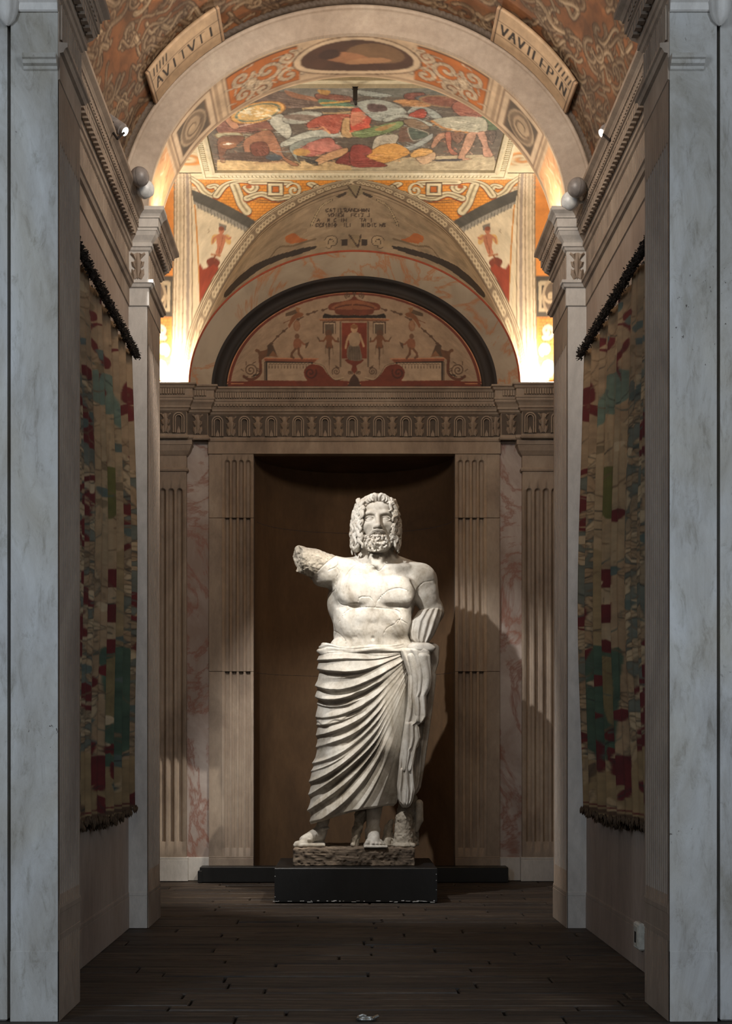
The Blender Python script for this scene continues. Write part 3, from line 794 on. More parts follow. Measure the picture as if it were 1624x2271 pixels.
def groin_s(x): return np.interp(-np.abs(x), gp[:, 0], gp[:, 1] / KS, left=0.0)
XG = -gp[0, 0]
nx, ns = 860, 330
xs = np.linspace(-1.62, 1.62, nx); tt = np.linspace(0, 1, ns)
s0 = np.where(np.abs(xs) < XG, groin_s(xs), 0.0); s1 = 1.04
S = s0[None] + (s1 - s0)[None] * tt[:, None]
y_, z_ = cove(S); P = np.stack([np.broadcast_to(xs, S.shape), y_, z_], -1)
cv = Canvas(np.broadcast_to(xs, S.shape), S * KS, (196, 178, 146))
CRM, OUT, BRK, RED = (204, 190, 156), (92, 72, 50), (206, 136, 52), (132, 52, 28)
for mir in (False, True):
    c = lambda p: cpx(p, mir)
    # orange brick field
    cv.poly(c([(412, 392), (793, 392), (793, 412), (700, 440), (600, 500), (592, 503), (538, 476), (476, 442), (412, 405)]), BRK)
    for v in np.arange(394, 506, 6.2): cv.stroke(c([(412, v), (793, v)]), .005, (140, 82, 28), .8)
    for k, v in enumerate(np.arange(394, 506, 6.2)):
        for u in np.arange(412 + (k % 2) * 5, 793, 10): cv.stroke(c([(u, v), (u, v + 6)]), .0045, (150, 88, 32), .7)
    # band under the frame
    cv.poly(c([(405, 372), (793, 372), (793, 400), (405, 398)]), CRM)
    for v in (384, 397): cv.stroke(c([(405, v), (793, v)]), .007, OUT)
    # strapwork scrolls
    SH = (150, 66, 22)
    def strap(pts, w, hi=True):
        w = w * 1.3
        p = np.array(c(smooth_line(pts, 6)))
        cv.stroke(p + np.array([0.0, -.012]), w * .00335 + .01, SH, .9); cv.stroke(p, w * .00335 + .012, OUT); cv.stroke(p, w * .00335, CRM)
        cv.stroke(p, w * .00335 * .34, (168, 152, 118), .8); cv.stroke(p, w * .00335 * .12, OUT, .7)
    strap([(418, 392), (440, 408), (452, 424), (470, 434), (485, 424), (478, 412), (466, 414)], 12)
    strap([(480, 434), (498, 412), (525, 402), (556, 404), (566, 416), (556, 424), (546, 416)], 12)
    strap([(520, 410), (528, 430), (536, 452), (548, 468)], 15)
    strap([(548, 440), (580, 430), (612, 440), (640, 436)], 12)
    strap([(560, 404), (600, 404), (640, 406)], 16)
    cv.stroke(c(scroll((652, 422), 17, 1.5, 3.6, 1)), .03, OUT); cv.stroke(c(scroll((652, 422), 17, 1.5, 3.6, 1)), .021, CRM)
    strap([(655, 440), (640, 455), (632, 470)], 12)
    cv.poly(c([(592, 404), (630, 404), (630, 436), (592, 436)]), OUT); cv.poly(c([(595, 407), (627, 407), (627, 433), (595, 433)]), CRM); cv.poly(c([(602, 412), (620, 412), (620, 428), (602, 428)]), OUT); cv.poly(c([(605, 414), (618, 414), (618, 426), (605, 426)]), (176, 96, 34))
    cv.ell(c([(552, 414)])[0], (.022, .025), (160, 86, 36))
    for v in (0, 4): cv.stroke(c(bez((556, 440 + v), (590, 450 + v), (640, 442 + v))), .006, OUT)
    strap([(690, 408), (715, 420), (740, 418), (752, 406)], 14)
    cv.stroke(c(scroll((702, 420), 12, 1.4, 0, -1)), .012, OUT)
    strap([(700, 438), (680, 445), (668, 438), (678, 428)], 10)
    # pendentive: grey band, cream field, orange border, red foot, winged child
    cv.poly(c([(420, 425), (592, 506), (560, 545), (446, 720), (440, 700), (428, 560)]), (196, 180, 152))
    cv.poly(c([(424, 420), (590, 505), (570, 522), (430, 452)]), (74, 70, 62)); cv.poly(c([(428, 446), (572, 518), (566, 526), (440, 462)]), (138, 132, 120))
    for k in range(18): u = 438 + k * 7.4; cv.stroke(c([(u, 450 + k * 3.75), (u + 1.5, 462 + k * 3.75)]), .006, (92, 88, 80))
    cv.poly(c([(485, 494), (503, 500), (501, 512), (486, 508)]), (110, 102, 92))
    cv.stroke(c([(432, 455), (441, 600), (445, 690)]), .011, (176, 116, 46)); cv.stroke(c([(568, 524), (520, 590), (480, 650)]), .009, (176, 116, 46))
    cv.poly(c(smooth_poly([(442, 590), (452, 596), (466, 588), (474, 574), (482, 590), (494, 602), (484, 628), (462, 662), (446, 690)])), RED)
    cv.poly(c(smooth_poly([(458, 578), (474, 570), (488, 580), (482, 592), (474, 586), (464, 592)])), (108, 48, 30))
    SK = (170, 108, 78); SKD = (120, 68, 46)
    cv.poly(c([(467, 562), (490, 566), (489, 570), (468, 566)]), (150, 86, 40)); cv.stroke(c([(477, 567), (476, 578)]), .01, (120, 60, 30))
    cv.poly(c(smooth_poly([(484, 520), (472, 522), (468, 538), (472, 542), (480, 532)])), (190, 150, 92)); cv.poly(c(smooth_poly([(500, 520), (510, 524), (512, 540), (506, 542), (498, 532)])), (190, 150, 92))
    cv.poly(c(smooth_poly([(482, 521), (490, 518), (499, 522), (500, 534), (496, 548), (490, 563), (482, 564), (478, 560), (482, 548), (480, 535)])), SK)
    cv.stroke(c([(483, 523), (474, 529), (472, 538)]), .013, SK); cv.stroke(c([(498, 523), (507, 530), (512, 527)]), .013, SK)
    cv.ell(c([(491, 511)])[0], (.022, .025), SK); cv.ell(c([(491, 507)])[0], (.022, .016), SKD); cv.stroke(c([(488, 546), (486, 563)]), .005, SKD); cv.stroke(c([(494, 524), (491, 544)]), .006, SKD, .6)
    cv.stroke(c([(461, 517), (465, 513), (462, 509)]), .006, (150, 130, 104)); 
    # rib beside the wall and the panel beyond it
    cv.poly(c([(330, 370), (414, 370), (424, 440), (428, 870), (330, 870)]), (192, 172, 144))
    cv.poly(c([(300, 300), (386, 300), (376, 870), (300, 870)]), (196, 124, 56))
    for k, v in enumerate(np.arange(700, 866, 7)):
        cv.stroke(c([(330, v), (376, v)]), .005, (146, 84, 36))
        for u in np.arange(332 + 4 * (k % 2), 376, 9): cv.stroke(c([(u, v), (u, v + 7)]), .004, (150, 88, 40))
    for (uu, vv, r, sg) in ((358, 735, 16, 1), (362, 775, 13, -1), (358, 815, 17, 1), (364, 845, 10, -1)):
        p = c(scroll((uu, vv), r, 1.4, 1.0, sg)); cv.stroke(p, .034, (92, 60, 34)); cv.stroke(p, .023, (190, 170, 136))
    cv.poly(c([(330, 612), (384, 612), (382, 704), (330, 704)]), (70, 62, 52)); cv.poly(c([(330, 622), (378, 624), (377, 692), (330, 692)]), (164, 146, 118)); cv.poly(c([(330, 630), (371, 632), (370, 684), (330, 684)]), (48, 40, 34))
    cv.ell(c([(348, 658)])[0], (.075, .1), (150, 130, 104)); cv.ell(c([(348, 658)])[0], (.055, .08), (92, 76, 60)); cv.stroke(c(scroll((350, 658), 14, 1.3, 0)), .018, (170, 148, 118))
    for u0, u1, w, cc in ((386, 378, .01, (124, 104, 78)), (391, 384, .008, (140, 120, 92)), (399, 392, .016, (168, 150, 122)), (407, 401, .008, (132, 112, 86)), (414, 413, .022, (142, 126, 110)), (421, 424, .008, (128, 108, 84))):
        cv.stroke(c([(u0, 380), (u1, 870)]), w, cc)
    # guilloche along the groin
    G_ = np.array([((-x if mir else x) * 1.0, s) for x, s in zip(gp[:, 0] * 1.0, gp[:, 1])])
    if mir: G_ = G_[::-1]
    d = np.gradient(G_, axis=0); nrm = np.stack([-d[:, 1], d[:, 0]], 1); nrm /= np.linalg.norm(nrm, axis=1)[:, None] + 1e-9
    if nrm[len(nrm) // 2, 1] < 0: nrm *= -1
    cv.stroke(G_ + nrm * .04, .1, (186, 168, 138)); cv.stroke(G_ + nrm * .03, .05, (112, 95, 74))
    for e in (.003, .06, .072, .086): cv.stroke(G_ + nrm * e, .006, OUT)
    cl = np.concatenate([[0], np.cumsum(np.linalg.norm(d, axis=1))]); L_ = cl[-2]
    for q in np.arange(.02, L_, .036):
        k = int(np.searchsorted(cl, q)); k = min(k, len(G_) - 1); cv.ell(G_[k] + nrm[k] * .03, (.017, .02), (178, 160, 130), 1); cv.ell(G_[k] + nrm[k] * .03, (.008, .009), (120, 102, 78), 1)
cv.soft(1); cv.mottle(0.3, 60, 8)
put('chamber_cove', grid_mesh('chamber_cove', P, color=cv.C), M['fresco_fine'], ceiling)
for s in (-1, 1):                                      # coarse continuation to the chamber side walls
    xx = np.linspace(1.62, XC, 3) * s; S = np.linspace(0, 1.04, 24)
    y_, z_ = cove(S); P = np.stack([np.broadcast_to(xx[None], (24, 3)), np.broadcast_to(y_[:, None], (24, 3)), np.broadcast_to(z_[:, None], (24, 3))], -1)
    put('cove_end', grid_mesh('cove_end', P), M['stone'], ceiling)

# flat part round the painting
nx, ny = 300, 150
xs = np.linspace(-XC, XC, nx); yy = np.linspace(YJ1, CY1 - 0.03, ny)
X_, Y_ = np.meshgrid(xs, yy, indexing='ij')
cv = Canvas(X_, Y_, (196, 182, 150))
for s in (-1, 1):
    for k in range(7):
        c0 = (s * (0.12 + .26 * k), 7.6); p = scroll(c0, .085, 1.2, 0 if s > 0 else PI, s); cv.stroke(p, .05, (104, 86, 60)); cv.stroke(p, .034, (208, 194, 160))
    for a, b in ((1.18, 8.7), (1.3, 8.3), (1.2, 7.9)):
        cv.ell((s * a, b), (.12, .1), (196, 126, 52)); p = scroll((s * a, b), .1, 1.2, 0, s); cv.stroke(p, .045, (104, 86, 60)); cv.stroke(p, .03, (206, 190, 156))
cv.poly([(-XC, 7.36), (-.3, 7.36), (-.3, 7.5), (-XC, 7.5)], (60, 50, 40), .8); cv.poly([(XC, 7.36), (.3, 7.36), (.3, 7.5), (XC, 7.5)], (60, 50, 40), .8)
cv.soft(2); cv.mottle(.3, 30, 5)
P = np.stack([X_, Y_, np.full_like(X_, ZC)], -1)
put('chamber_ceiling', grid_mesh('chamber_ceiling', P, color=cv.C), M['fresco_fine'], ceiling)
M['cream'] = plaster('cream_stucco', (196, 182, 150), (212, 200, 170), (222, 212, 186), .7, 4, (1, 1, 1))
# frame of the painting
FX, FY0, FY1 = 1.0, 7.74, 8.86
g = sweep_plan([(-FX, FY0), (-FX, FY1), (FX, FY1), (FX, FY0), (-FX, FY0)], [(-.01, ZC), (-.012, ZC - .02), (-.03, ZC - .03), (-.045, ZC - .018), (-.05, ZC - .014), (-.085, ZC - .014), (-.09, ZC - .022), (-.105, ZC - .022), (-.112, ZC)])
g.build('painting_frame', M['cream'], ceiling)
g = Geo()
for i in range(70):
    x = -FX + (i + .5) * 2 * FX / 70
    g.box((x - .009, FY1 + .052, ZC - .022), (x + .009, FY1 + .083, ZC - .013), .003); 
for i in range(40):
    y = FY0 + (i + .5) * (FY1 - FY0) / 40
    for s in (-1, 1):
        a, b = sorted((s * (FX + .052), s * (FX + .083))); g.box((a, y - .009, ZC - .022), (b, y + .009, ZC - .013), .003)
g.build('frame_beading', M['cream'], ceiling, kind='stuff')
# ------------------------------------------------------------------ painted battle scene on the flat ceiling
def fpx(pts, o, k):
    out = []
    for x, y in pts:
        u, v = o[0] + x / k, o[1] + y / k
        d = FPX * (ZC - .004 - CH) / (VPV - v); out.append(((u - VPU) * d / FPX + CX, d))
    return out
nx, ny = 640, 210
X_, Y_ = np.meshgrid(np.linspace(-FX - .005, FX + .005, nx), np.linspace(FY0 - .005, FY1 + .005, ny), indexing='ij')
cv = Canvas(X_, Y_, (96, 84, 72))
A2 = lambda p: fpx(p, (470, 170), 5.075)
A3 = lambda p: fpx(p, (780, 170), 4.776)
def blob(pts, col, line=None, fold=0, fcol=None, ang=0.0, seed=0, sm=True):
    p = smooth_poly(pts, 6) if sm else np.array(pts)
    cv.poly(p, col)
    if fold:
        r = random.Random(seed); c = p.mean(0); e = (p.max(0) - p.min(0)) / 2
        for i in range(fold):
            a, b = c[0] + r.uniform(-.6, .6) * e[0], c[1] + r.uniform(-.6, .6) * e[1]; L = r.uniform(.2, .5) * e[0]
            q = [(a - L * math.cos(ang), b - L * math.sin(ang)), (a + .01, b + .012), (a + L * math.cos(ang), b + L * math.sin(ang))]
            cv.stroke(q, .009, fcol or tuple(max(0, x - 46) for x in col), .75, True)
            cv.stroke(np.array(q) + .012, .007, tuple(min(255, x + 40) for x in col), .7, True)
    if line: cv.stroke(np.vstack([p, p[:1]]), .007, line, .8)
DKL = (44, 34, 28)
# ground and sky bands
cv.poly(A2([(60, 940), (1640, 960), (1640, 1060), (60, 1060)]), (196, 164, 112)); cv.poly(A3([(0, 880), (1500, 820), (1560, 1030), (0, 1030)]), (170, 154, 122))
cv.poly(A2([(400, 60), (1640, 60), (1640, 260), (300, 240)]), (126, 122, 112)); cv.poly(A3([(0, 60), (1500, 60), (1500, 260), (0, 200)]), (108, 108, 98))
blob(A2([(430, 200), (800, 170), (1230, 290), (1210, 340), (760, 360), (480, 280)]), (112, 90, 78), DKL, 9, ang=.15)
blob(A2([(820, 150), (1000, 200), (1240, 250), (1200, 280), (900, 230)]), (160, 104, 70))
blob(A2([(1180, 190), (1540, 220), (1560, 280), (1230, 270)]), (136, 80, 60), DKL, 4)
blob(A2([(1190, 150), (1330, 160), (1300, 210), (1220, 190)]), (190, 140, 62))
blob(A2([(1220, 250), (1540, 300), (1590, 350), (1260, 330)]), (96, 134, 104), None, 4); cv.stroke(A2([(1230, 300), (1400, 290), (1540, 275)]), .02, (206, 156, 62))
cv.stroke(A2(bez((1030, 360), (1300, 330), (1640, 350))), .02, (200, 170, 120)); cv.stroke(A2(bez((1030, 390), (1350, 440), (1640, 380))), .018, (176, 146, 96))
# left warrior
blob(A2([(60, 540), (240, 470), (620, 500), (700, 600), (560, 610), (240, 640), (80, 640)]), (138, 84, 66), DKL, 8, ang=.2)
blob(A2([(180, 430), (440, 420), (470, 500), (240, 510)]), (98, 82, 80), DKL, 3); blob(A2([(200, 360), (330, 340), (400, 420), (220, 440)]), (78, 96, 74))
blob(A2([(140, 470), (210, 450), (310, 560), (260, 590), (200, 560)]), (196, 136, 98), DKL)
cv.stroke(A2([(310, 560), (520, 510)]), .014, (206, 170, 150))
blob(A2([(60, 640), (300, 630), (390, 690), (600, 590), (590, 620), (400, 700), (250, 660), (80, 690)]), (176, 168, 134), (150, 110, 48), 4)
blob(A2([(70, 700), (260, 660), (370, 690), (240, 800), (160, 840), (150, 960), (90, 940)]), (118, 74, 50), DKL, 4, ang=1)
blob(A2([(380, 700), (640, 600), (760, 760), (820, 900), (980, 990), (900, 1000), (760, 900), (600, 820), (420, 880), (360, 830)]), (158, 104, 72), DKL, 9, ang=-.6)
blob(A2([(150, 870), (440, 850), (640, 900), (640, 960), (180, 930)]), (84, 62, 50), None, 5)
blob(A2([(440, 760), (600, 740), (640, 870), (470, 890)]), (118, 62, 44), DKL, 6, ang=1.2)
cv.ell(A2([(180, 770)])[0], (.06, .05), (146, 92, 54)); cv.ell(A2([(190, 755)])[0], (.018, .014), (236, 226, 206))
cv.ell(A2([(700, 910)])[0], (.06, .045), (70, 78, 84))
# round golden shield
c = A2([(515, 405)])[0]
for k, cc in ((1.0, (150, 96, 40)), (.95, (214, 156, 66)), (.82, (96, 116, 96)), (.72, (220, 176, 96))): cv.ell(c, (.21 * k, .115 * k), cc, 1, -.55)
for i in range(30):
    r = random.Random(i); cv.ell((c[0] + r.gauss(0, .06), c[1] + r.gauss(0, .03)), (.012, .008), (240, 226, 190), .9)
# fallen horse, pale grey
blob(A2([(700, 440), (800, 430), (900, 600), (860, 700), (760, 640), (650, 520)]), (186, 184, 168), DKL, 6, ang=-.8)
blob(A2([(800, 460), (1000, 390), (1220, 400), (1230, 440), (1100, 520), (860, 530)]), (166, 166, 152), DKL, 7, ang=.2); cv.ell(A2([(1010, 460)])[0], (.12, .04), (130, 110, 96), 1, .1)
blob(A2([(820, 720), (1060, 620), (1300, 600), (1500, 640), (1500, 680), (1240, 680), (1000, 740), (800, 790), (770, 760)]), (178, 180, 166), (66, 70, 66), 6, ang=.2)
blob(A2([(880, 780), (1100, 690), (1250, 700), (1000, 840), (960, 900), (1000, 980), (920, 900)]), (136, 142, 132), DKL, 5, ang=.4)
# figure in red and fallen ones
blob(A2([(1090, 580), (1080, 520), (1240, 440), (1520, 420), (1560, 470), (1440, 620), (1340, 640), (1240, 570)]), (172, 78, 54), DKL, 12, ang=.9)
cv.stroke(A2([(1090, 590), (1200, 590), (1250, 565), (1330, 640)]), .014, (214, 150, 96))
blob(A2([(1480, 480), (1560, 470), (1620, 600), (1560, 690), (1460, 650)]), (190, 150, 96), DKL, 5, ang=1)
blob(A2([(970, 830), (1160, 720), (1340, 690), (1380, 780), (1200, 890), (1020, 890)]), (178, 98, 84), DKL, 8, ang=.4); cv.ell(A2([(1270, 790)])[0], (.13, .07), (196, 120, 104), .8, .3)
blob(A2([(1130, 970), (1280, 870), (1520, 800), (1500, 880), (1300, 950), (1190, 1000)]), (196, 146, 98), DKL, 5, ang=.3); cv.ell(A2([(1010, 850)])[0], (.06, .055), (190, 142, 66))
blob(A2([(1050, 920), (1190, 960), (1180, 1000), (1060, 960)]), (64, 60, 58))
blob(A2([(1390, 960), (1560, 830), (1640, 800), (1640, 1000), (1500, 990)]), (128, 54, 46), DKL, 6, ang=.3)
# centre and right half
blob(A3([(0, 350), (130, 340), (210, 400), (180, 520), (0, 590)]), (190, 66, 40), DKL, 8, ang=.5); blob(A3([(0, 400), (110, 370), (160, 420), (60, 500), (0, 520)]), (196, 120, 86), None, 4)
cv.stroke(A3([(0, 580), (180, 540), (170, 520)]), .03, (206, 84, 46))
blob(A3([(60, 270), (260, 240), (480, 290), (590, 370), (560, 400), (380, 460), (240, 460), (80, 330)]), (156, 160, 150), DKL, 10, ang=.2); blob(A3([(170, 290), (340, 300), (370, 360), (200, 370)]), (92, 70, 66))
blob(A3([(330, 450), (520, 395), (700, 440), (850, 500), (840, 525), (700, 500), (540, 430), (380, 480)]), (166, 170, 158), DKL, 4, ang=-.3)
blob(A3([(590, 370), (690, 300), (860, 350), (960, 430), (860, 440), (740, 340), (620, 390)]), (150, 156, 148), DKL, 4, ang=-.4)
blob(A3([(60, 140), (300, 170), (440, 200), (300, 220), (80, 190)]), (150, 156, 148), DKL, 4); blob(A3([(440, 260), (600, 240), (830, 280), (800, 320), (600, 300)]), (188, 132, 74), None, 5)
blob(A3([(570, 180), (760, 170), (760, 230), (580, 240)]), (136, 76, 60), DKL, 4); blob(A3([(670, 220), (860, 190), (850, 250), (790, 280)]), (96, 102, 104), DKL, 3)
c = A3([(980, 265)])[0]; cv.ell(c, (.17, .07), (150, 116, 80), 1, .25); cv.ell(c, (.15, .055), (132, 74, 52), 1, .25)
blob(A3([(1060, 320), (1200, 240), (1420, 360), (1380, 420), (1180, 430)]), (160, 88, 64), DKL, 8, ang=.5); blob(A3([(1380, 420), (1500, 440), (1540, 560), (1420, 560)]), (86, 106, 72))
blob(A3([(850, 460), (1100, 420), (1400, 440), (1430, 580), (1280, 590), (1060, 570), (900, 510)]), (176, 172, 150), DKL, 14, ang=.35); cv.stroke(A3([(850, 470), (960, 540), (1100, 572), (1280, 600), (1400, 595)]), .02, (194, 130, 54))
blob(A3([(600, 410), (740, 340), (800, 380), (760, 440)]), (174, 64, 40), DKL, 3)
blob(A3([(0, 600), (200, 540), (500, 470), (550, 510), (400, 590), (120, 650)]), (116, 134, 82), DKL, 8, ang=.3); blob(A3([(240, 560), (380, 510), (470, 500), (340, 570)]), (170, 130, 72))
blob(A3([(550, 460), (680, 450), (830, 540), (720, 560), (590, 520)]), (136, 110, 84), DKL, 4)
blob(A3([(490, 650), (540, 530), (700, 580), (680, 680), (520, 690)]), (112, 82, 66)); blob(A3([(600, 540), (740, 570), (820, 610), (740, 660), (640, 670)]), (84, 96, 84), (190, 180, 160))
blob(A3([(220, 770), (260, 640), (440, 610), (500, 640), (440, 740), (360, 760), (320, 720)]), (176, 166, 146), DKL, 7, ang=1.1); blob(A3([(480, 690), (600, 740), (780, 640), (860, 600), (840, 670), (640, 780), (540, 770)]), (148, 152, 146), DKL, 5, ang=.4)
blob(A3([(150, 840), (300, 730), (480, 710), (620, 800), (500, 870), (320, 920), (200, 890)]), (206, 146, 58), DKL, 9, ang=.4); blob(A3([(0, 740), (160, 730), (220, 800), (160, 850), (380, 940), (200, 960), (0, 940)]), (146, 60, 50), DKL, 8, ang=-.3)
blob(A3([(620, 830), (720, 760), (860, 780), (820, 830), (680, 860)]), (204, 152, 74), DKL, 4); blob(A3([(680, 860), (780, 840), (880, 800), (880, 880), (760, 930)]), (196, 160, 122), DKL, 3)
for pts, cc in (([(840, 740), (900, 620), (1000, 590), (1060, 620), (960, 660), (880, 750)], (176, 126, 96)), ([(990, 610), (1060, 600), (1060, 750), (1130, 820), (1040, 810)], (168, 100, 76)),
                ([(1060, 590), (1200, 600), (1150, 700), (1080, 680)], (130, 92, 72)), ([(1230, 600), (1320, 610), (1270, 750), (1200, 850), (1280, 870), (1130, 880), (1170, 740)], (188, 140, 110)),
                ([(1330, 600), (1420, 590), (1450, 730), (1500, 840), (1400, 840), (1380, 720)], (186, 136, 110)), ([(1420, 580), (1530, 580), (1500, 700), (1450, 660)], (92, 76, 66))):
    blob(A3(pts), cc, DKL, 3, ang=1.2)
blob(A3([(870, 880), (1160, 870), (1120, 895), (900, 895)]), (66, 62, 66))
rb_ = random.Random(77)
for i in range(1500):                                  # broken brushwork over the figures
    i0, j0 = rb_.randrange(nx), rb_.randrange(ny); c0 = cv.C[i0, j0] ** (1 / 2.2) * 255; k = rb_.choice((-30, -22, 18, 26, 34)); a, b = X_[i0, j0], Y_[i0, j0]; an = rb_.gauss(.2 if a < 0 else -.2, .6); L = rb_.uniform(.02, .07)
    cv.stroke([(a - L * math.cos(an), b - L * .6 * math.sin(an)), (a, b + .006), (a + L * math.cos(an), b + L * .6 * math.sin(an))], rb_.uniform(.005, .014), tuple(float(min(255, max(0, q + k))) for q in c0), .5, True)
cv.soft(1); cv.grey(.16, (1.04, 1.0, .93)); cv.mottle(.45, 70, 6)
P = np.stack([X_, Y_, np.full_like(X_, ZC - .004)], -1)
put('ceiling_fresco', grid_mesh('ceiling_fresco', P, color=cv.C), M['fresco_fine'], ceiling)

# ------------------------------------------------------------------ lunette over the back wall
LZ = 3.737
nx, nz = 600, 250
xs = np.linspace(-.99, .99, nx); hh = .775 * np.sqrt(np.clip(1 - (xs / 1.0) ** 2, 0, 1))
X_ = np.broadcast_to(xs[:, None], (nx, nz)); Z_ = LZ + hh[:, None] * np.linspace(0, 1, nz)[None]
yl = 9.365
def lpx(pts, mir=False):
    o = []
    for u, v in pts:
        x = (u - VPU) * yl / FPX + CX; o.append((-x if mir else x, CH + (VPV - v) * yl / FPX))
    return o
cv = Canvas(X_, Z_, (150, 128, 106))
e = (X_ / 1.0) ** 2 + ((Z_ - LZ) / .775) ** 2
BK, RD, RL, OL = (30, 22, 18), (104, 44, 26), (186, 130, 92), (84, 62, 46)
cv.C[(e > .955) | (Z_ < LZ + .052)] = lin(BK)
fr = (e < .955) & (Z_ > LZ + .052)
cv.C[fr & ((e > .935) | (Z_ < LZ + .058))] = lin(RL); cv.C[fr & (((e > .895) & (e <= .935)) | ((Z_ < LZ + .072) & (Z_ >= LZ + .058)))] = lin(RD)
Q = lambda p: [(480 + x / 5.075, 620 + y / 5.075) for x, y in p]
for mir in (False, True):
    L = lambda p: lpx(Q(p), mir)
    cv.poly(L([(130, 1180), (300, 1175), (370, 1135), (540, 1135), (1030, 1140), (1480, 1140), (1480, 1200), (130, 1200)]), RD)
    cv.poly(L([(540, 925), (550, 925), (550, 1135), (540, 1135)]), BK); cv.poly(L([(556, 920), (572, 920), (572, 1135), (556, 1135)]), BK)
    cv.poly(L([(535, 885), (1148, 890), (1100, 935), (545, 920)]), (124, 70, 48)); cv.stroke(L([(535, 885), (1148, 892)]), .008, (176, 120, 88)); cv.stroke(L([(560, 926), (1080, 938)]), .012, BK)
    cv.poly(L([(572, 936), (1068, 940), (1040, 1140), (572, 1135)]), (164, 144, 122))
    for k in range(13): x = 592 + k * 35; cv.stroke(L([(x, 975), (x, 998)]), .006, OL); cv.stroke(L(bez((x, 962), (x + 17, 935), (x + 34, 962))), .004, OL)
    # volute at the foot of the aedicule
    p = [(1480, 1140), (1400, 1135), (1300, 1090), (1230, 1020), (1180, 975), (1110, 950), (1040, 965), (990, 1020), (990, 1080), (1020, 1130), (1060, 1145)]
    cv.poly(L(smooth_poly(p, 6)), RD); cv.stroke(L(scroll((1060, 1050), 70, 1.5, -.5)), .012, (70, 30, 20)); cv.stroke(L(smooth_line([(1100, 945), (1190, 965), (1260, 1060), (1330, 1120), (1430, 1105)], 6)), .011, (170, 150, 124)); cv.stroke(L(smooth_line([(1100, 940), (1200, 970), (1265, 1070), (1335, 1130), (1435, 1115)], 6)), .005, OL)
    cv.stroke(L(scroll((1350, 1035), 48, 1.8, 2.5)), .008, OL); cv.poly(L([(1335, 960), (1400, 1000), (1350, 1000)]), OL)
    cv.stroke(L(scroll((385, 1020), 78, 2.0, 1.4, -1)), .009, OL); cv.stroke(L(smooth_line([(310, 1090), (370, 1125), (440, 1110), (490, 1060), (500, 1000), (490, 880)], 6)), .022, (92, 52, 34)); cv.stroke(L(smooth_line([(420, 1078), (470, 1068), (500, 1020)], 5)), .012, BK, 1, True)
    for a in range(7): cv.stroke(L([(385 + 78 * math.cos(a), 1020 + 78 * math.sin(a)), (385 + 108 * math.cos(a + .25), 1020 + 108 * math.sin(a + .25))]), .012, OL, 1, True)
    # crouching winged beast on the pedestal end
    cv.poly(L(smooth_poly([(435, 800), (450, 780), (480, 790), (500, 805), (560, 790), (600, 770), (580, 850), (540, 880), (490, 910), (470, 830), (445, 815)], 5)), (98, 66, 44))
    cv.poly(L([(570, 745), (600, 720), (640, 740), (690, 870), (640, 860), (560, 870), (580, 800)]), (74, 56, 42)); cv.poly(L([(590, 860), (700, 875), (640, 800)]), (120, 84, 58))
    # garland, flying creature with a shield
    for (a, b), (c_, d) in (((620, 720), (690, 640)), ((690, 640), (760, 580)), ((760, 580), (800, 545)), ((920, 450), (980, 420)), ((1030, 390), (1090, 370)), ((1100, 365), (1140, 350)), ((1200, 345), (1250, 325))):
        cv.stroke(L([(a, b), (c_, d)]), .016, OL, 1, True); cv.ell(L([(a, b)])[0], (.014, .01), OL)
    cv.poly(L(smooth_poly([(820, 490), (850, 420), (920, 370), (980, 385), (960, 420), (900, 440), (850, 500), (820, 545), (808, 510)], 5)), (122, 78, 50))
    cv.poly(L([(780, 380), (890, 335), (920, 370), (860, 400), (780, 415)]), (82, 64, 48)); cv.poly(L([(890, 310), (950, 320), (930, 350), (950, 385), (900, 360)]), (132, 92, 60)); cv.ell(L([(905, 520)])[0], (.026, .042), (128, 92, 68)); cv.ell(L([(905, 520)])[0], (.018, .034), (140, 104, 78)); cv.stroke(L([(755, 490), (830, 455)]), .01, (110, 70, 48), 1, True)
    # little figure with a bird
    cv.ell(L([(908, 640)])[0], (.018, .021), (104, 74, 54)); cv.poly(L(smooth_poly([(875, 680), (930, 665), (960, 700), (950, 760), (900, 790), (870, 760)], 5)), (128, 82, 58)); cv.stroke(L([(945, 690), (980, 725), (1020, 735)]), .014, (128, 82, 58)); cv.poly(L([(1000, 720), (1045, 700), (1030, 745), (1005, 780)]), OL)
    cv.stroke(L([(890, 780), (850, 830), (845, 870), (870, 880)]), .018, (98, 66, 46)); cv.stroke(L([(925, 775), (930, 840), (965, 885)]), .018, (98, 66, 46))
    # aedicule: post, framed tablet, herm
    cv.poly(L([(1388, 470), (1408, 470), (1408, 985), (1388, 985)]), (96, 78, 62)); cv.poly(L([(1195, 470), (1345, 470), (1345, 610), (1335, 610), (1335, 490), (1212, 490), (1212, 610), (1200, 610)]), (70, 50, 38)); cv.poly(L([(1215, 488), (1332, 488), (1332, 610), (1215, 610)]), (176, 156, 132)); cv.poly(L([(1224, 500), (1322, 500), (1322, 610), (1224, 610)]), (86, 72, 58))
    HB = (112, 70, 44)
    cv.ell(L([(1265, 610)])[0], (.026, .03), (92, 64, 46)); cv.poly(L(smooth_poly([(1225, 645), (1265, 625), (1310, 645), (1300, 700), (1310, 760), (1270, 780), (1230, 760), (1240, 700)], 5)), HB)
    cv.stroke(L([(1235, 650), (1210, 690), (1165, 692)]), .014, HB); cv.stroke(L([(1305, 650), (1335, 690), (1375, 700)]), .014, HB); cv.stroke(L([(1165, 690), (1140, 650)]), .008, OL); cv.stroke(L([(1372, 700), (1370, 655)]), .008, OL)
    cv.poly(L([(1225, 740), (1236, 740), (1226, 885)]), OL); cv.poly(L([(1302, 740), (1312, 740), (1322, 885)]), OL); cv.poly(L([(1258, 760), (1284, 760), (1272, 1040)]), OL)
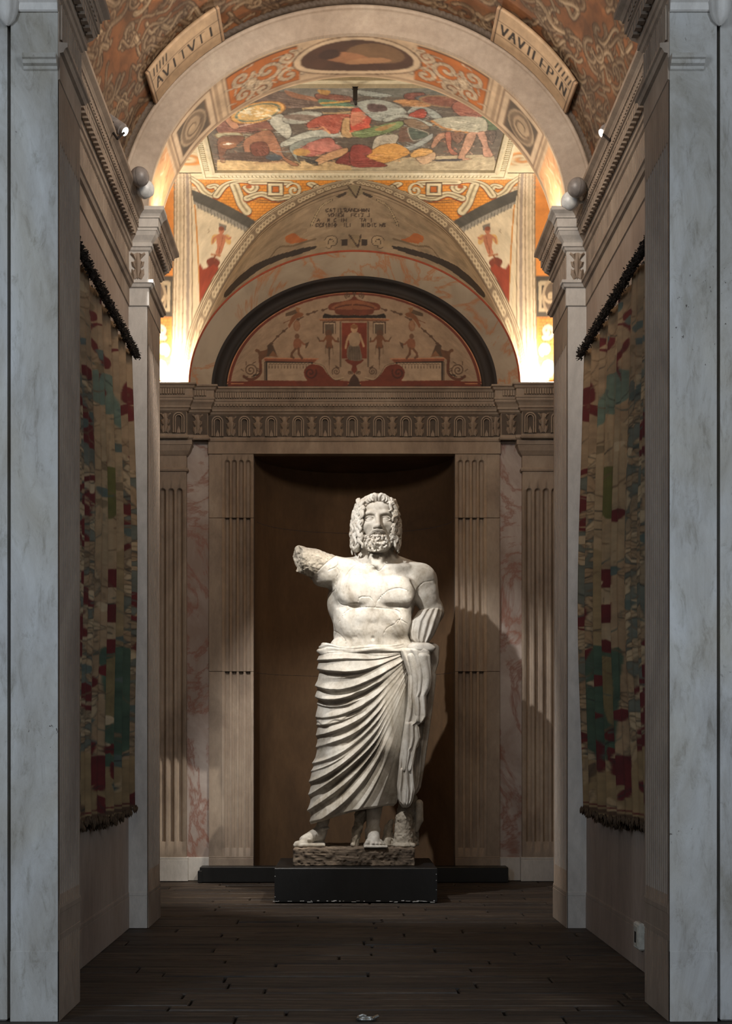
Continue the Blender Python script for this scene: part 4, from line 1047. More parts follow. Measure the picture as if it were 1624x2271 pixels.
    # crowning sarcophagus lid
    cv.poly(L([(1195, 410), (1220, 380), (1300, 400), (1560, 395), (1560, 435), (1200, 435)]), BK); cv.poly(L([(1160, 445), (1560, 435), (1560, 470), (1170, 465)]), (112, 70, 46)); cv.stroke(L([(1160, 447), (1560, 440)]), .006, (170, 120, 84))
    cv.poly(L(smooth_poly([(1260, 300), (1300, 265), (1420, 245), (1510, 220), (1550, 180), (1560, 200), (1560, 390), (1360, 390), (1330, 350), (1270, 340)], 5)), (104, 52, 34)); cv.poly(L(smooth_poly([(1300, 310), (1400, 260), (1560, 235), (1560, 330), (1330, 330)], 5)), (132, 82, 56)); cv.stroke(L(bez((1340, 320), (1450, 280), (1560, 285))), .012, (84, 44, 30))
    cv.stroke(L(scroll((1478, 180), 34, 1.6, 2)), .008, OL); cv.stroke(L([(1550, 180), (1540, 135), (1530, 125)]), .009, OL)
    cv.poly(L([(1412, 485), (1560, 485), (1560, 890), (1412, 890)]), (112, 46, 28))
    cv.poly(L([(1480, 1200), (1510, 1110), (1560, 1050), (1560, 1270), (1480, 1270)]), (62, 40, 30)); cv.poly(L(smooth_poly([(1450, 900), (1560, 905), (1560, 1060), (1540, 1040), (1520, 1010), (1530, 970), (1480, 940)], 5)), RD); cv.stroke(L(scroll((1500, 1045), 22, 1.3, 0)), .008, OL); cv.stroke(L(scroll((1590, 1045), 22, 1.3, 2)), .006, OL)
# seated woman in the niche
L = lambda p: lpx(Q(p)); SK = (172, 140, 108)
cv.poly(L(smooth_poly([(1480, 890), (1470, 800), (1500, 730), (1540, 720), (1600, 730), (1625, 800), (1640, 900), (1560, 915)], 5)), (110, 96, 80))
for k in range(7): cv.stroke(L([(1500 + 18 * k, 760), (1492 + 20 * k, 900)]), .007, (74, 62, 52))
cv.poly(L(smooth_poly([(1490, 640), (1520, 595), (1560, 590), (1600, 600), (1625, 650), (1600, 740), (1510, 740)], 5)), (150, 128, 104)); cv.ell(L([(1552, 550)])[0], (.026, .034), SK); cv.ell(L([(1552, 530)])[0], (.028, .018), (120, 82, 50))
cv.stroke(L([(1495, 630), (1470, 690), (1455, 770)]), .015, SK); cv.stroke(L([(1615, 620), (1640, 690), (1660, 750)]), .015, SK)
cv.soft(1); cv.mottle(.35, 40, 9)
P = np.stack([X_, np.full_like(X_, yl), Z_], -1)
put('lunette_fresco', grid_mesh('lunette_fresco', P, color=cv.C), M['fresco_fine'], wall_back)

TH = np.linspace(0, PI, 121)
def ring(prof):
    return np.stack([np.stack([-a * np.cos(TH), np.full_like(TH, y), LZ + b * np.sin(TH)], -1) for a, b, y in prof], 1)
put('lunette_band', grid_mesh('lunette_band', ring([(.975, .752, 9.37), (.978, .756, 9.355), (.99, .77, 9.345), (1.0, .78, 9.352), (1.055, .83, 9.34), (1.06, .834, 9.315), (1.07, .842, 9.31), (1.086, .856, 9.305)]), smooth=False), M['black_band'], wall_back)
put('lunette_marble', grid_mesh('lunette_marble', ring([(1.086, .856, 9.305), (1.234, .998, 9.205)])), M['pale_marble'], wall_back)
put('lunette_edge', grid_mesh('lunette_edge', ring([(1.233, .997, 9.2055), (1.237, 1.0, 9.2), (1.246, 1.01, 9.2)])), simple('red_ochre', (148, 66, 38), .7), wall_back)
# lunette vault running into the cove
nth, nr = 520, 90
q = np.linspace(0, 1, nth); th = q * PI
Ee = np.stack([-1.246 * np.cos(th), np.full(nth, 9.2), LZ + 1.01 * np.sin(th)], -1)
gl = np.concatenate([[0], np.cumsum(np.hypot(*np.diff(gp, axis=0).T))]); gl /= gl[-1]
qq = np.where(q <= .5, q * 2, (1 - q) * 2)
gx = np.interp(qq, gl, gp[:, 0]); gs = np.interp(qq, gl, gp[:, 1]) / KS
gy, gz = cove(gs); Gc = np.stack([np.where(q <= .5, gx, -gx), gy, gz], -1)
r = np.linspace(0, 1, nr)[None, :, None]
P = Ee[:, None] * (1 - r) + Gc[:, None] * r
P[..., 2] += (np.sin(r[..., 0] * PI) * .02 * np.sin(th)[:, None])
pu = VPU + FPX * (P[..., 0] - CX) / P[..., 1]; pv = VPV - FPX * (P[..., 2] - CH) / P[..., 1]
wid = 1.6                                              # developed width of the little vault, metres
Tq, Rq = np.meshgrid(q * 3.4, r[0, :, 0] * .5, indexing='ij')
def inv(pts):
    o = []
    for u, v in pts:
        k = np.argmin((pu - u) ** 2 + (pv - v) ** 2); i, j = divmod(int(k), nr); o.append((Tq[i, j], Rq[i, j]))
    return o
cv = Canvas(Tq, Rq, (142, 124, 100))
R = random.Random(4)
for i in range(90):
    a = R.uniform(0, 3.4); b = R.uniform(0, .5); cv.ell((a, b), (R.uniform(.05, .2), R.uniform(.01, .03)), R.choice([(120, 102, 80), (158, 138, 112), (132, 112, 90)]), .5, R.uniform(-.3, .3))
for mir in (0, 1):
    f = (lambda p: p) if not mir else (lambda p: [(3.4 - a, b) for a, b in p])
    cv.stroke(f([(0.0, .47), (1.7, .47)]), .012, (86, 70, 52)); cv.stroke(f([(0.0, .44), (1.7, .44)]), .006, (104, 86, 64))
    I = lambda p: f(inv(p))
    cv.poly(I(smooth_poly([(505, 640), (560, 590), (640, 558), (700, 545), (690, 555), (600, 585), (540, 625), (500, 660)], 4)), (48, 38, 30))
    cv.poly(I(smooth_poly([(636, 522), (655, 518), (668, 528), (684, 532), (672, 540), (660, 538), (646, 540), (634, 534)], 4)), (158, 92, 48))
    p = I(scroll((736, 536), 13, 1.4, 2)); cv.stroke(p, .03, (70, 56, 42)); cv.stroke(p, .02, (156, 136, 108))
    cv.poly(I([(700, 536), (722, 532), (724, 548), (704, 550)]), (150, 130, 102)); cv.poly(I([(756, 532), (770, 530), (772, 546), (758, 545)]), (50, 40, 32))
    p = I(smooth_line([(600, 570), (620, 548), (650, 545), (700, 530)], 4)); cv.stroke(p, .014, (110, 92, 70))
    p = I(smooth_line([(690, 500), (705, 470), (716, 455), (735, 444)], 4)); cv.stroke(p, .02, (70, 58, 44)); cv.stroke(p, .012, (160, 142, 112))
    cv.poly(I([(746, 436), (770, 424), (768, 432), (752, 440)]), (60, 50, 40))
for pts, c_ in (([(775, 520), (800, 520), (802, 535), (794, 548), (780, 548), (772, 535)], (128, 110, 84)), ([(772, 412), (800, 412), (806, 428), (790, 440), (774, 432)], (126, 112, 86))): cv.poly(inv(pts), c_); cv.stroke(inv([pts[0], pts[3], pts[1]]), .01, (66, 52, 40))
for row, (txt, x0, x1, y0) in enumerate((('CATILRANDHON', 722, 820, 470), ('VDIEM  FCIT J', 728, 822, 481), ('A  M C IH    TA I', 703, 828, 492), ('CESIDIO  ILI   NIDIC HS', 700, 856, 503))):
    k = len(txt)
    def fm(c_, h, x0=x0, x1=x1, y0=y0, k=k): return inv([(x0 + (x1 - x0) * c_ / k, y0 - 7.5 * h)])[0]
    write(cv, txt, fm, .009, (58, 44, 34), .9)
cv.mottle(.4, 50, 12)
put('lunette_vault', grid_mesh('lunette_vault', P, color=cv.C), M['fresco_fine'], ceiling)
# ------------------------------------------------------------------ tapestries on the side walls
def tapestry(s):
    ny_, nz_ = 230, 900
    yy = np.linspace(5.0, 6.64, ny_); zz = np.linspace(0, 1, nz_)
    Yg, Tg = np.meshgrid(yy, zz, indexing='ij')
    rs = np.random.default_rng(21 if s < 0 else 22)
    # pleats: slightly wandering vertical folds, pinched at the top
    w = (Yg - 5.0) / 1.64
    ph = 2 * PI * (7.3 * w + .25 * np.sin(2.2 * Tg * PI + (0 if s < 0 else 1.3)) * (1 - Tg) + .12 * np.sin(9 * w))
    f = np.sin(ph) + .35 * np.sin(2.1 * ph + 1) + .2 * np.sin(3.7 * ph)
    amp = .014 + .016 * (1 - Tg)
    Xo = .055 + amp * f + .02 * np.sin(PI * Tg)
    Xo = np.maximum(Xo, .012)
    ztop = 3.152 + .006 * np.sin(ph); zbot = .672 + .02 * np.sin(ph + .6) + .012 * np.sin(7 * w)
    Zg = zbot + (ztop - zbot) * Tg
    P = np.stack([s * (XW - Xo), Yg + .012 * np.cos(ph), Zg], -1)
    cv = Canvas(Yg, Zg, (152, 124, 92))
    def tp(pts):
        o = []
        for u, v in pts:
            y = FPX * 1.1316 / (VPU - u); o.append((y, CH + (VPV - v) * y / FPX))
        return o
    R = random.Random(31 if s < 0 else 37)
    TEAL, GRN, BEI, REDC, OLV, LN = (84, 92, 82), (66, 82, 62), (164, 138, 104), (92, 24, 20), (92, 88, 40), (44, 40, 32)
    for zones in (((5.0, 5.62), (.95, 2.75)), ((6.25, 6.64), (.8, 2.6)), ((5.6, 6.3), (2.0, 2.5))):
        (y0, y1), (z0, z1) = zones
        cv.poly([(y0, z0), (y1, z0 + .05), (y1, z1), (y0, z1 - .05)], TEAL, .85)
        for i in range(int(190 * (y1 - y0) * (z1 - z0))):
            a, b = R.uniform(y0, y1), R.uniform(z0, z1); r = R.uniform(.035, .085); an = R.uniform(0, 6.3); col = R.choice([BEI, (150, 122, 90), (172, 148, 114), (138, 116, 88)])
            leaf = [(a + 2.0 * (r * t * math.cos(an) + q * r * math.sin(an)), b + .9 * (r * t * math.sin(an) - q * r * math.cos(an))) for t, q in ((-1, 0), (-.6, .35), (-.3, .25), (0, .45), (.4, .3), (1, .05), (.5, -.25), (0, -.4), (-.5, -.3))]
            cv.poly(smooth_poly(leaf, 4), col); lf = np.array(smooth_poly(leaf, 4)); cv.stroke(np.vstack([lf, lf[:1]]), .006, LN, .7); cv.stroke([leaf[0], leaf[5]], .006, (110, 88, 60), .8)
        for i in range(int(11 * (y1 - y0) * (z1 - z0))):
            a, b = R.uniform(y0, y1), R.uniform(z0, z1); r = R.uniform(.05, .11)
            p = scroll((a, b), r, .55, R.uniform(0, 6), R.choice((-1, 1)), 14, .5); p[:, 0] = a + (p[:, 0] - a) * 2.2; cv.stroke(p, .03, REDC, 1, True)
            cv.poly(smooth_poly([(a - .1, b), (a - .03, b + .05), (a + .06, b + .02), (a + .12, b - .02), (a, b - .035)], 4), REDC)
    # upper field with figures
    cv.poly([(5.0, 2.72), (6.64, 2.5), (6.64, 3.2), (5.0, 3.2)], (148, 122, 92))
    cv.poly(smooth_poly(tp([(206, 690), (220, 684), (228, 702), (222, 712), (212, 706)]), 5), REDC)
    for (u, v) in ((224, 712), (240, 640), (262, 770)): cv.stroke(tp(bez((u - 8, v + 30), (u, v - 10), (u + 10, v + 14))), .03, REDC, 1, True)
    for v0 in (745, 775, 805): cv.poly(tp([(180, v0), (202, v0 + 3), (200, v0 + 18), (180, v0 + 14)]), (90, 96, 88) if v0 == 745 else (136, 112, 84))
    cv.poly(smooth_poly(tp([(220, 820), (250, 830), (262, 880), (236, 900), (216, 870)]), 5), (96, 108, 92)); cv.poly(smooth_poly(tp([(236, 870), (262, 860), (270, 960), (262, 1010), (244, 960)]), 5), (100, 112, 94))
    cv.stroke(tp(smooth_line([(222, 760), (232, 800), (228, 842)], 4)), .05, REDC, 1, True); cv.poly(smooth_poly(tp([(284, 845), (298, 860), (304, 890), (290, 900), (280, 885)]), 5), REDC)
    cv.stroke(tp(scroll((291, 918), 16, 1.1, 3)), .05, REDC)
    # central figure: pale tunic, striped hose, olive bush
    cv.poly(smooth_poly(tp([(222, 940), (262, 930), (278, 1060), (276, 1220), (262, 1240), (224, 1240), (222, 1080)]), 6), (158, 132, 98))
    for k in range(6): cv.stroke(tp(smooth_line([(228 + 7 * k, 960), (230 + 6 * k, 1060), (226 + 8 * k, 1150)], 4)), .007, (108, 84, 58), .8)
    cv.poly(smooth_poly(tp([(238, 1040), (252, 1036), (262, 1060), (262, 1110), (250, 1150), (238, 1120)]), 5), OLV)
    for k in range(3):
        v0 = 1258 + k * 78; cv.poly(tp([(235, v0), (260, v0 + 6), (259, v0 + 48), (235, v0 + 40)]), REDC)
        cv.poly(tp([(235, v0 + 40), (259, v0 + 48), (258, v0 + 84), (235, v0 + 78)]), (166, 140, 106))
    cv.poly(smooth_poly(tp([(262, 1240), (276, 1230), (278, 1420), (264, 1450), (260, 1350)]), 5), (140, 116, 80))
    cv.poly(smooth_poly(tp([(226, 1440), (246, 1450), (282, 1440), (284, 1640), (262, 1690), (232, 1690), (228, 1560)]), 5), GRN); cv.poly(smooth_poly(tp([(236, 1480), (256, 1460), (252, 1560), (244, 1610), (232, 1560)]), 5), (122, 104, 66))
    for i in range(130):                               # drawn tendrils, leaf outlines and small sprigs over the pale ground
        a, b = R.uniform(5.0, 6.62), R.uniform(1.0, 3.1); L = R.uniform(.04, .11); sg = R.choice((-1, 1)); c_ = R.choice([LN, (76, 84, 72), (104, 80, 54), (104, 80, 54)])
        cv.stroke(bez((a - 2 * L * sg, b - L), (a + L * sg, b - L * .6), (a + .6 * L * sg, b + L)), R.uniform(.006, .011), c_, .8, True)
        if i % 3 == 0: cv.poly(smooth_poly([(a, b), (a + .07 * sg, b + .02), (a + .13 * sg, b + .01), (a + .08 * sg, b - .025)], 4), R.choice([TEAL, (176, 152, 118), (118, 98, 70), TEAL]))
        if i % 14 == 0: cv.poly(smooth_poly([(a, b), (a + .08 * sg, b + .035), (a + .16 * sg, b + .01), (a + .1 * sg, b - .03)], 4), REDC)
    # ground strip with red foliage
    cv.poly([(5.0, .6), (6.64, .6), (6.64, .98), (5.9, .92), (5.0, 1.06)], (140, 114, 78))
    for i in range(26):
        a, b = R.uniform(5.0, 6.6), R.uniform(.7, 1.02); an = R.uniform(0, 3.1); r = R.uniform(.05, .1); c_ = R.choice([REDC, REDC, TEAL, (166, 138, 102), (92, 70, 48)])
        leaf = [(a + r * t * math.cos(an) + q * r * math.sin(an), b + r * t * math.sin(an) - q * r * math.cos(an)) for t, q in ((-1, 0), (-.4, .4), (0, .3), (.3, .5), (1, .1), (.4, -.4), (-.2, -.2), (-.6, -.35))]
        cv.poly(smooth_poly(leaf, 4), c_); cv.stroke([leaf[0], leaf[4]], .007, LN, .7)
    cv.poly(smooth_poly(tp([(204, 1690), (232, 1678), (238, 1740), (222, 1742), (206, 1760), (208, 1725)]), 5), REDC)
    cv.stroke([(5.0, .70), (6.64, .70)], .02, (84, 58, 36)); cv.stroke([(5.0, .725), (6.64, .725)], .008, REDC)
    cv.C *= .72 if s < 0 else np.array([.72, .7, .67])
    cv.soft(1); cv.mottle(.35, 60, 15 if s < 0 else 16)
    root = put('tapestry', None, label='faded floral tapestry in pleats hung on the left-hand panel wall' if s < 0 else 'faded floral tapestry in pleats hung on the right-hand panel wall', cat='tapestry', loc=(s * XW, 5.82, .67))
    def child(o): o.matrix_parent_inverse = root.matrix_world.inverted(); o.parent = root; o.location = (-s * XW, -5.82, -.67); o.matrix_parent_inverse.identity(); return o
    child(put('cloth', grid_mesh('cloth', P, flip=(s > 0), color=cv.C), M['tapestry']))
    # dark knotted fringe on the top edge and short fringe on the hem
    g = Geo(); R = random.Random(8 if s < 0 else 9)
    top = P[:, -1]; bot = P[:, 0]
    def tuft(c, d, L, w):
        x, y, z = c; n = 5; v = [(x, y, z)]
        for k in range(n):
            a = 2 * PI * k / n; v.append((x + d[0] * L * .55 + w * math.cos(a), y + d[1] * L * .55 + w * math.sin(a), z + d[2] * L * .55))
        v.append((x + d[0] * L, y + d[1] * L, z + d[2] * L))
        f = [(0, 1 + (k + 1) % n, 1 + k) for k in range(n)] + [(6, 1 + k, 1 + (k + 1) % n) for k in range(n)]; g.raw(v, f)
    nrope = 9; rp_ = np.zeros((ny_, nrope, 3))
    for i in range(ny_):
        rr = .011 + .005 * math.sin(i * 1.1) + R.uniform(-.002, .004)
        for k in range(nrope):
            an = 2 * PI * k / nrope; rp_[i, k] = (s * (XW - .088) - s * rr * math.cos(an), 5.0 + 1.64 * i / (ny_ - 1), 3.138 + rr * math.sin(an) + .004 * math.sin(i * .45))
    g.raw(rp_.reshape(-1, 3), grid_faces(nrope, ny_, True))
    for i in range(0, ny_, 1):
        for k in range(12):
            c = (s * (XW - .088) - s * R.uniform(-.012, .02), 5.0 + 1.64 * i / (ny_ - 1) + R.uniform(-.01, .01), 3.138 + R.uniform(-.022, .018))
            d = np.array([-s * R.uniform(-.3, 1), R.uniform(-.6, .6), R.uniform(-.8, .8)]); d /= np.linalg.norm(d); tuft(c, d, R.uniform(.008, .017), .0045)
    child(g.build('top_fringe', M['fringe'], kind='stuff'))
    g = Geo()
    for i in range(0, ny_, 1):
        for k in range(3):
            c = (bot[i, 0] - s * R.uniform(-.006, .01), bot[i, 1] + R.uniform(-.004, .004), bot[i, 2] + .012)
            d = np.array([-s * R.uniform(-.1, .25), R.uniform(-.12, .12), -1]); tuft(c, d, R.uniform(.03, .045), .006)
    child(g.build('hem_fringe', M['hem'], kind='stuff'))
    # hanging loops and rod behind the cloth
    g = Geo()
    for k in range(12):
        y = 5.05 + k * .142; n = 14
        for t in range(n):
            a0, a1 = 2 * PI * t / n, 2 * PI * (t + 1) / n; rr = .022
            p0 = (s * (XW - .03), y + rr * math.cos(a0), 3.165 + rr * math.sin(a0)); p1 = (s * (XW - .03), y + rr * math.cos(a1), 3.165 + rr * math.sin(a1))
            e = .003; g.raw([(p0[0] - e, p0[1], p0[2] - e), (p0[0] + e, p0[1], p0[2] + e), (p1[0] + e, p1[1], p1[2] + e), (p1[0] - e, p1[1], p1[2] - e)], [(0, 1, 2, 3)])
    child(g.build('hanging_loops', M['fringe'], kind='stuff'))
    return root
M['fringe'] = simple('dark_wool_fringe', (42, 32, 22), .95)
M['hem'] = simple('brown_wool_fringe', (70, 52, 34), .95)
tapestry(-1); tapestry(+1)

# ------------------------------------------------------------------ lamps
M['grey_metal'] = simple('grey_lacquered_metal', (122, 116, 112), .45, 0.0)
M['white_metal'] = simple('white_lacquered_metal', (206, 208, 206), .4)
M['dark_metal'] = simple('dark_metal', (52, 48, 46), .4, .6)
M['lens'] = simple('lamp_lens', (255, 250, 240), .3, 0, (1.0, .95, .86), 14)
M['led'] = simple('led_diffuser', (255, 240, 220), .4, 0, (1.0, .86, .7), 26)

def lathe(prof, n=24):
    g = Geo(); m = len(prof); v = []
    for z, r in prof:
        for k in range(n): v.append((r * math.cos(2 * PI * k / n), r * math.sin(2 * PI * k / n), z))
    f = [(i * n + k, i * n + (k + 1) % n, (i + 1) * n + (k + 1) % n, (i + 1) * n + k) for i in range(m - 1) for k in range(n)]
    f += [tuple(range(n - 1, -1, -1)), tuple((m - 1) * n + k for k in range(n))]
    g.raw(v, f); return g

def tube(g, p0, p1, r, n=8):
    p0, p1 = Vector(p0), Vector(p1); q = (p1 - p0).to_track_quat('Z', 'Y'); L = (p1 - p0).length; b = lathe([(0, r), (L, r)], n)
    g.raw([tuple(p0 + q @ Vector(v)) for v in b.v], b.f)

def spotlight(loc, target, label, s, energy):
    """small track spot: barrel with cooling fins, yoke, clamp on the cornice, glowing lens"""
    root = put('spotlight', None, label=label, cat='lamp', group='small spotlights on the cornices', loc=loc)
    q = (Vector(target) - Vector(loc)).to_track_quat('Z', 'Y')
    def part(name, g, mat, smooth=False, par=root, rot=True):
        if rot: g.v = [tuple(q @ Vector(v)) for v in g.v]
        return g.build(name, mat, par, smooth)
    pr = [(-.135, .012), (-.135, .024)]
    for k in range(6): z = -.13 + k * .011; pr += [(z, .03), (z + .005, .03), (z + .0055, .023), (z + .0105, .023)]
    pr += [(-.06, .03), (-.02, .03), (-.018, .024), (0.0, .024), (0, .021), (-.006, .02)]
    part('barrel', lathe(pr), M['grey_metal'])
    part('lens', lathe([(-.009, .0205), (-.003, .0195), (0.001, .012)]), M['lens'], True)
    g = Geo(); tube(g, q @ Vector((0.034, 0, -.07)), q @ Vector((-.034, 0, -.07)), .006); part('pivot', g, M['dark_metal'], rot=False)
    g = Geo(); tube(g, (0, -.03, -.07 + .05), (s * .03, -.05, -.06), .006); tube(g, (s * .03, -.05, -.06), (s * .055, -.04, -.02), .006)
    part('yoke', g, M['dark_metal'], rot=False)
    d = bpy.data.lights.new('spot_beam', 'SPOT'); d.energy = energy; d.color = (1.0, .9, .76); d.spot_size = math.radians(34); d.spot_blend = .6; d.shadow_soft_size = .02
    o = bpy.data.objects.new('spot_beam', d); COL.objects.link(o); o.parent = root
    o.location = q @ Vector((0, 0, .012)); o.rotation_euler = (Vector(target) - Vector(loc)).to_track_quat('-Z', 'Y').to_euler()

def ball_lamp(loc, target, label, s, energy, spot, blend, color, mat, lens=True, arm=(1, 0, -.4)):
    """globe-shaped swivel spotlight on a short arm"""
    root = put('globe_lamp', None, label=label, cat='lamp', group='globe lamps on the jamb cornices', loc=loc)
    q = (Vector(target) - Vector(loc)).to_track_quat('Z', 'Y'); R_ = .05
    pr = []
    for k in range(22):
        a = -PI / 2 + (PI / 2 + 1.02) * k / 21; pr.append((R_ * math.sin(a), max(.001, R_ * math.cos(a))))
    zc = R_ * math.sin(1.02); rc = R_ * math.cos(1.02)
    pr += [(zc - .002, rc - .004), (zc - .02, rc - .006)]
    g = lathe(pr, 32); g.v = [tuple(q @ Vector(v)) for v in g.v]; g.build('shell', mat, root, True)
    g = Geo()
    n = 40
    for k in range(n):                                 # seam line of the two half shells
        a0, a1 = 2 * PI * k / n, 2 * PI * (k + 1) / n; r0, r1 = R_ + .0004, R_ + .0004
        v = [(0, r0 * math.cos(a0), r0 * math.sin(a0)), (0.0012, r0 * math.cos(a0), r0 * math.sin(a0)), (0.0012, r1 * math.cos(a1), r1 * math.sin(a1)), (0, r1 * math.cos(a1), r1 * math.sin(a1))]
        g.raw([tuple(q @ Vector(p)) for p in v], [(0, 1, 2, 3)])
    g.build('seam', M['dark_metal'], root)
    g = lathe([(zc - .018, rc - .007), (zc - .012, rc - .012), (zc - .010, .004)], 24); g.v = [tuple(q @ Vector(v)) for v in g.v]
    g.build('lens', M['lens'] if energy > 0 else M['dark_metal'], root, True)
    g = Geo(); a = Vector(arm).normalized(); a.x *= s; tube(g, a * (R_ - .004), a * (R_ + .05), .009, 10); tube(g, a * (R_ + .05), a * (R_ + .056), .02, 14)
    g.build('arm', M['white_metal'], root)
    if energy > 0:
        d = bpy.data.lights.new('globe_beam', 'SPOT'); d.energy = energy; d.color = color; d.spot_size = math.radians(spot); d.spot_blend = blend; d.shadow_soft_size = .022
        o = bpy.data.objects.new('globe_beam', d); COL.objects.link(o); o.parent = root
        o.location = q @ Vector((0, 0, zc + .012)); o.rotation_euler = (Vector(target) - Vector(loc)).to_track_quat('-Z', 'Y').to_euler()
    return root

spotlight(at(278, 292, 5.98), (.6, 5.35, 2.6), 'small grey spotlight clipped to the left cornice below the vault', -1, 7)
spotlight(at(1335, 296, 5.98), (-.6, 5.35, 2.6), 'small grey spotlight half hidden behind the right cornice', 1, 7)
ball_lamp(at(310, 392, 6.48), (-.9, 7.4, 6.0), 'grey globe lamp on the left jamb, upper of the pair', -1, 0, 50, .5, (1, 1, 1), M['grey_metal'], arm=(1, .3, .1))
ball_lamp(at(322, 420, 6.6), (.12, 8.35, 1.28), 'bright white globe lamp on the left jamb, lower of the pair', -1, 390, 54, .45, (1.0, .98, .95), M['white_metal'], arm=(1, .4, .1))
ball_lamp(at(1280, 416, 6.48), (.9, 7.4, 6.0), 'grey globe lamp on the right jamb, upper of the pair', 1, 0, 50, .5, (1, 1, 1), M['grey_metal'], arm=(1, .3, .1))
ball_lamp(at(1265, 446, 6.6), (-1.15, 8.95, .1), 'pale grey globe lamp on the right jamb, lower of the pair', 1, 430, 27, .35, (1.0, .93, .82), M['white_metal'], arm=(1, .4, .1))

def led_bar(name, a, b, label, group, energy, target, size):
    """low LED batten lying on a cornice, lighting the painted vault above it"""
    a, b = Vector(a), Vector(b); c = (a + b) / 2
    root = put('led_batten', None, label=label, cat='lamp', group=group, loc=c)
    h = (b - a) / 2; g = Geo(); g.box((-abs(h.x) - .02, -abs(h.y) - .02, 0), (abs(h.x) + .02, abs(h.y) + .02, .018), .003); g.build('housing', M['white_metal'], root)
    g = Geo(); g.box((-abs(h.x) - .012, -abs(h.y) - .012, .0175), (abs(h.x) + .012, abs(h.y) + .012, .026), .003); g.build('diffuser', M['led'], root)
    d = bpy.data.lights.new('batten_light', 'AREA'); d.energy = energy; d.color = (1.0, .89, .74); d.shape = 'RECTANGLE'; d.size = max(.03, abs(h.x) * 2); d.size_y = max(.03, abs(h.y) * 2)
    o = bpy.data.objects.new('batten_light', d); COL.objects.link(o); o.parent = root; o.location = (0, 0, .03)
    o.rotation_euler = (Vector(target) - c).to_track_quat('-Z', 'Y').to_euler()
for s in (-1, 1):
    sd = 'left' if s < 0 else 'right'
    led_bar('led', (s * 1.32, 9.24, 3.741), (s * 1.62, 9.24, 3.741), 'thin lit batten on the %s end of the back cornice' % sd, 'battens on the back cornice', 34, (s * .9, 8.5, 6.0), .3)
    led_bar('led', (s * 1.145, 7.05, 4.022), (s * 1.145, 7.3, 4.022), 'thin lit batten on the %s jamb at the arch foot' % sd, 'battens at the arch feet', 7, (s * .6, 7.15, 6.0), .3)

# ------------------------------------------------------------------ small fittings
root = put('wall_socket', None, label='pale plastic socket box low on the right panel wall', cat='socket', loc=(XW, 5.6, .158))
g = Geo(); g.box((-.03, -.05, -.062), (0.0, .05, .062), .008); g.build('box', simple('ivory_plastic', (196, 190, 176), .4), root)
g = Geo(); g.box((-.034, -.034, -.046), (-.029, .034, .046), .002); g.build('cover', simple('ivory_plastic_cover', (176, 170, 156), .35), root)
g = Geo(); g.box((-.036, -.012, -.03), (-.0335, .012, .02)); g.build('slot', M['dark_metal'], root)

root = put('ceiling_hook', None, label='dark iron bracket hanging from the painted ceiling edge', cat='bracket', loc=at(788, 190, 7.72))
g = Geo(); g.box((-.014, -.012, -.1), (.014, .012, .06), .004); g.box((-.02, -.018, -.02), (.02, .018, .012), .004); g.box((-.02, -.03, .05), (.02, .03, .066), .003); g.build('stem', M['dark_metal'], root)
g = Geo(); tube(g, (0, 0, -.1), (.004, -.02, -.125), .01); tube(g, (.004, -.02, -.125), (.0, -.04, -.11), .008); g.build('hook', M['dark_metal'], root)

root = put('floor_ring', None, label='small steel pull ring lying on the floorboards at the threshold', cat='ring', loc=(0, 0, 0))
g = Geo(); n = 26; c0 = Vector(at(812, 2266, 4.57)); c0.z = .0
for k in range(n):
    a0, a1 = 2 * PI * k / n, 2 * PI * (k + 1) / n
    tube(g, (c0.x + .03 * math.cos(a0), c0.y + .018 * math.sin(a0), .008), (c0.x + .03 * math.cos(a1), c0.y + .018 * math.sin(a1), .008), .006, 6)
g.build('ring', M['steel'] if 'steel' in M else simple('worn_steel', (150, 146, 138), .35, .9), root)
g = Geo(); pts = [(-.032, .006, .004), (-.028, .022, .012), (-.012, .03, .016), (.002, .026, .012)]
for p, q in zip(pts, pts[1:]): tube(g, (c0.x + p[0], c0.y + p[1], p[2]), (c0.x + q[0], c0.y + q[1], q[2]), .005, 6)
tube(g, (c0.x + .024, c0.y + .004, .008), (c0.x + .045, c0.y + .02, .014), .007, 8); g.build('pin', bpy.data.materials['worn_steel'], root)

# ------------------------------------------------------------------ plinth and low platform
def lbx(u): return (u - 786.05) * 0.003446
root = put('platform', None, label='long low black board against the foot of the back wall', cat='platform', loc=(0, 9.2, 0))
g = Geo(); g.box((lbx(449), -.0, 0), (lbx(1121), .12, .118), .006)
g.build('riser', M['black_paint'], root)
g = Geo(); g.box((lbx(445), -.012, 0), (lbx(449) + .02, .1, .09), .004); g.build('end_block', M['black_paint'], root)
PZ = .229; PY0, PY1 = 8.0, 8.72; PX0, PX1 = at(609, 0, 8.0)[0], at(970, 0, 8.0)[0]
root = put('display_plinth', None, label='matt black display plinth with chipped edges under the statue', cat='plinth', loc=((PX0 + PX1) / 2, (PY0 + PY1) / 2, 0))
hw, hd = (PX1 - PX0) / 2, (PY1 - PY0) / 2
g = Geo(); g.box((-hw, -hd, .004), (hw, hd, PZ), .005); g.build('box', M['black_paint'], root)
g = Geo(); R = random.Random(2); cm = simple('bare_plaster_chip', (190, 190, 188), .8)
for i in range(38):
    x = R.uniform(-hw, hw) if i % 9 else R.choice((-hw + .004, hw - .006)); z = R.uniform(.004, .014) if i % 9 else R.uniform(.02, PZ)
    w = R.uniform(.003, .016) if i % 9 else .003
    g.box((x - w, -hd - .0012, z), (min(hw, x + w), -hd + .001, z + R.uniform(.002, .006)), .0005)
g.build('chips', cm, root, kind='stuff')
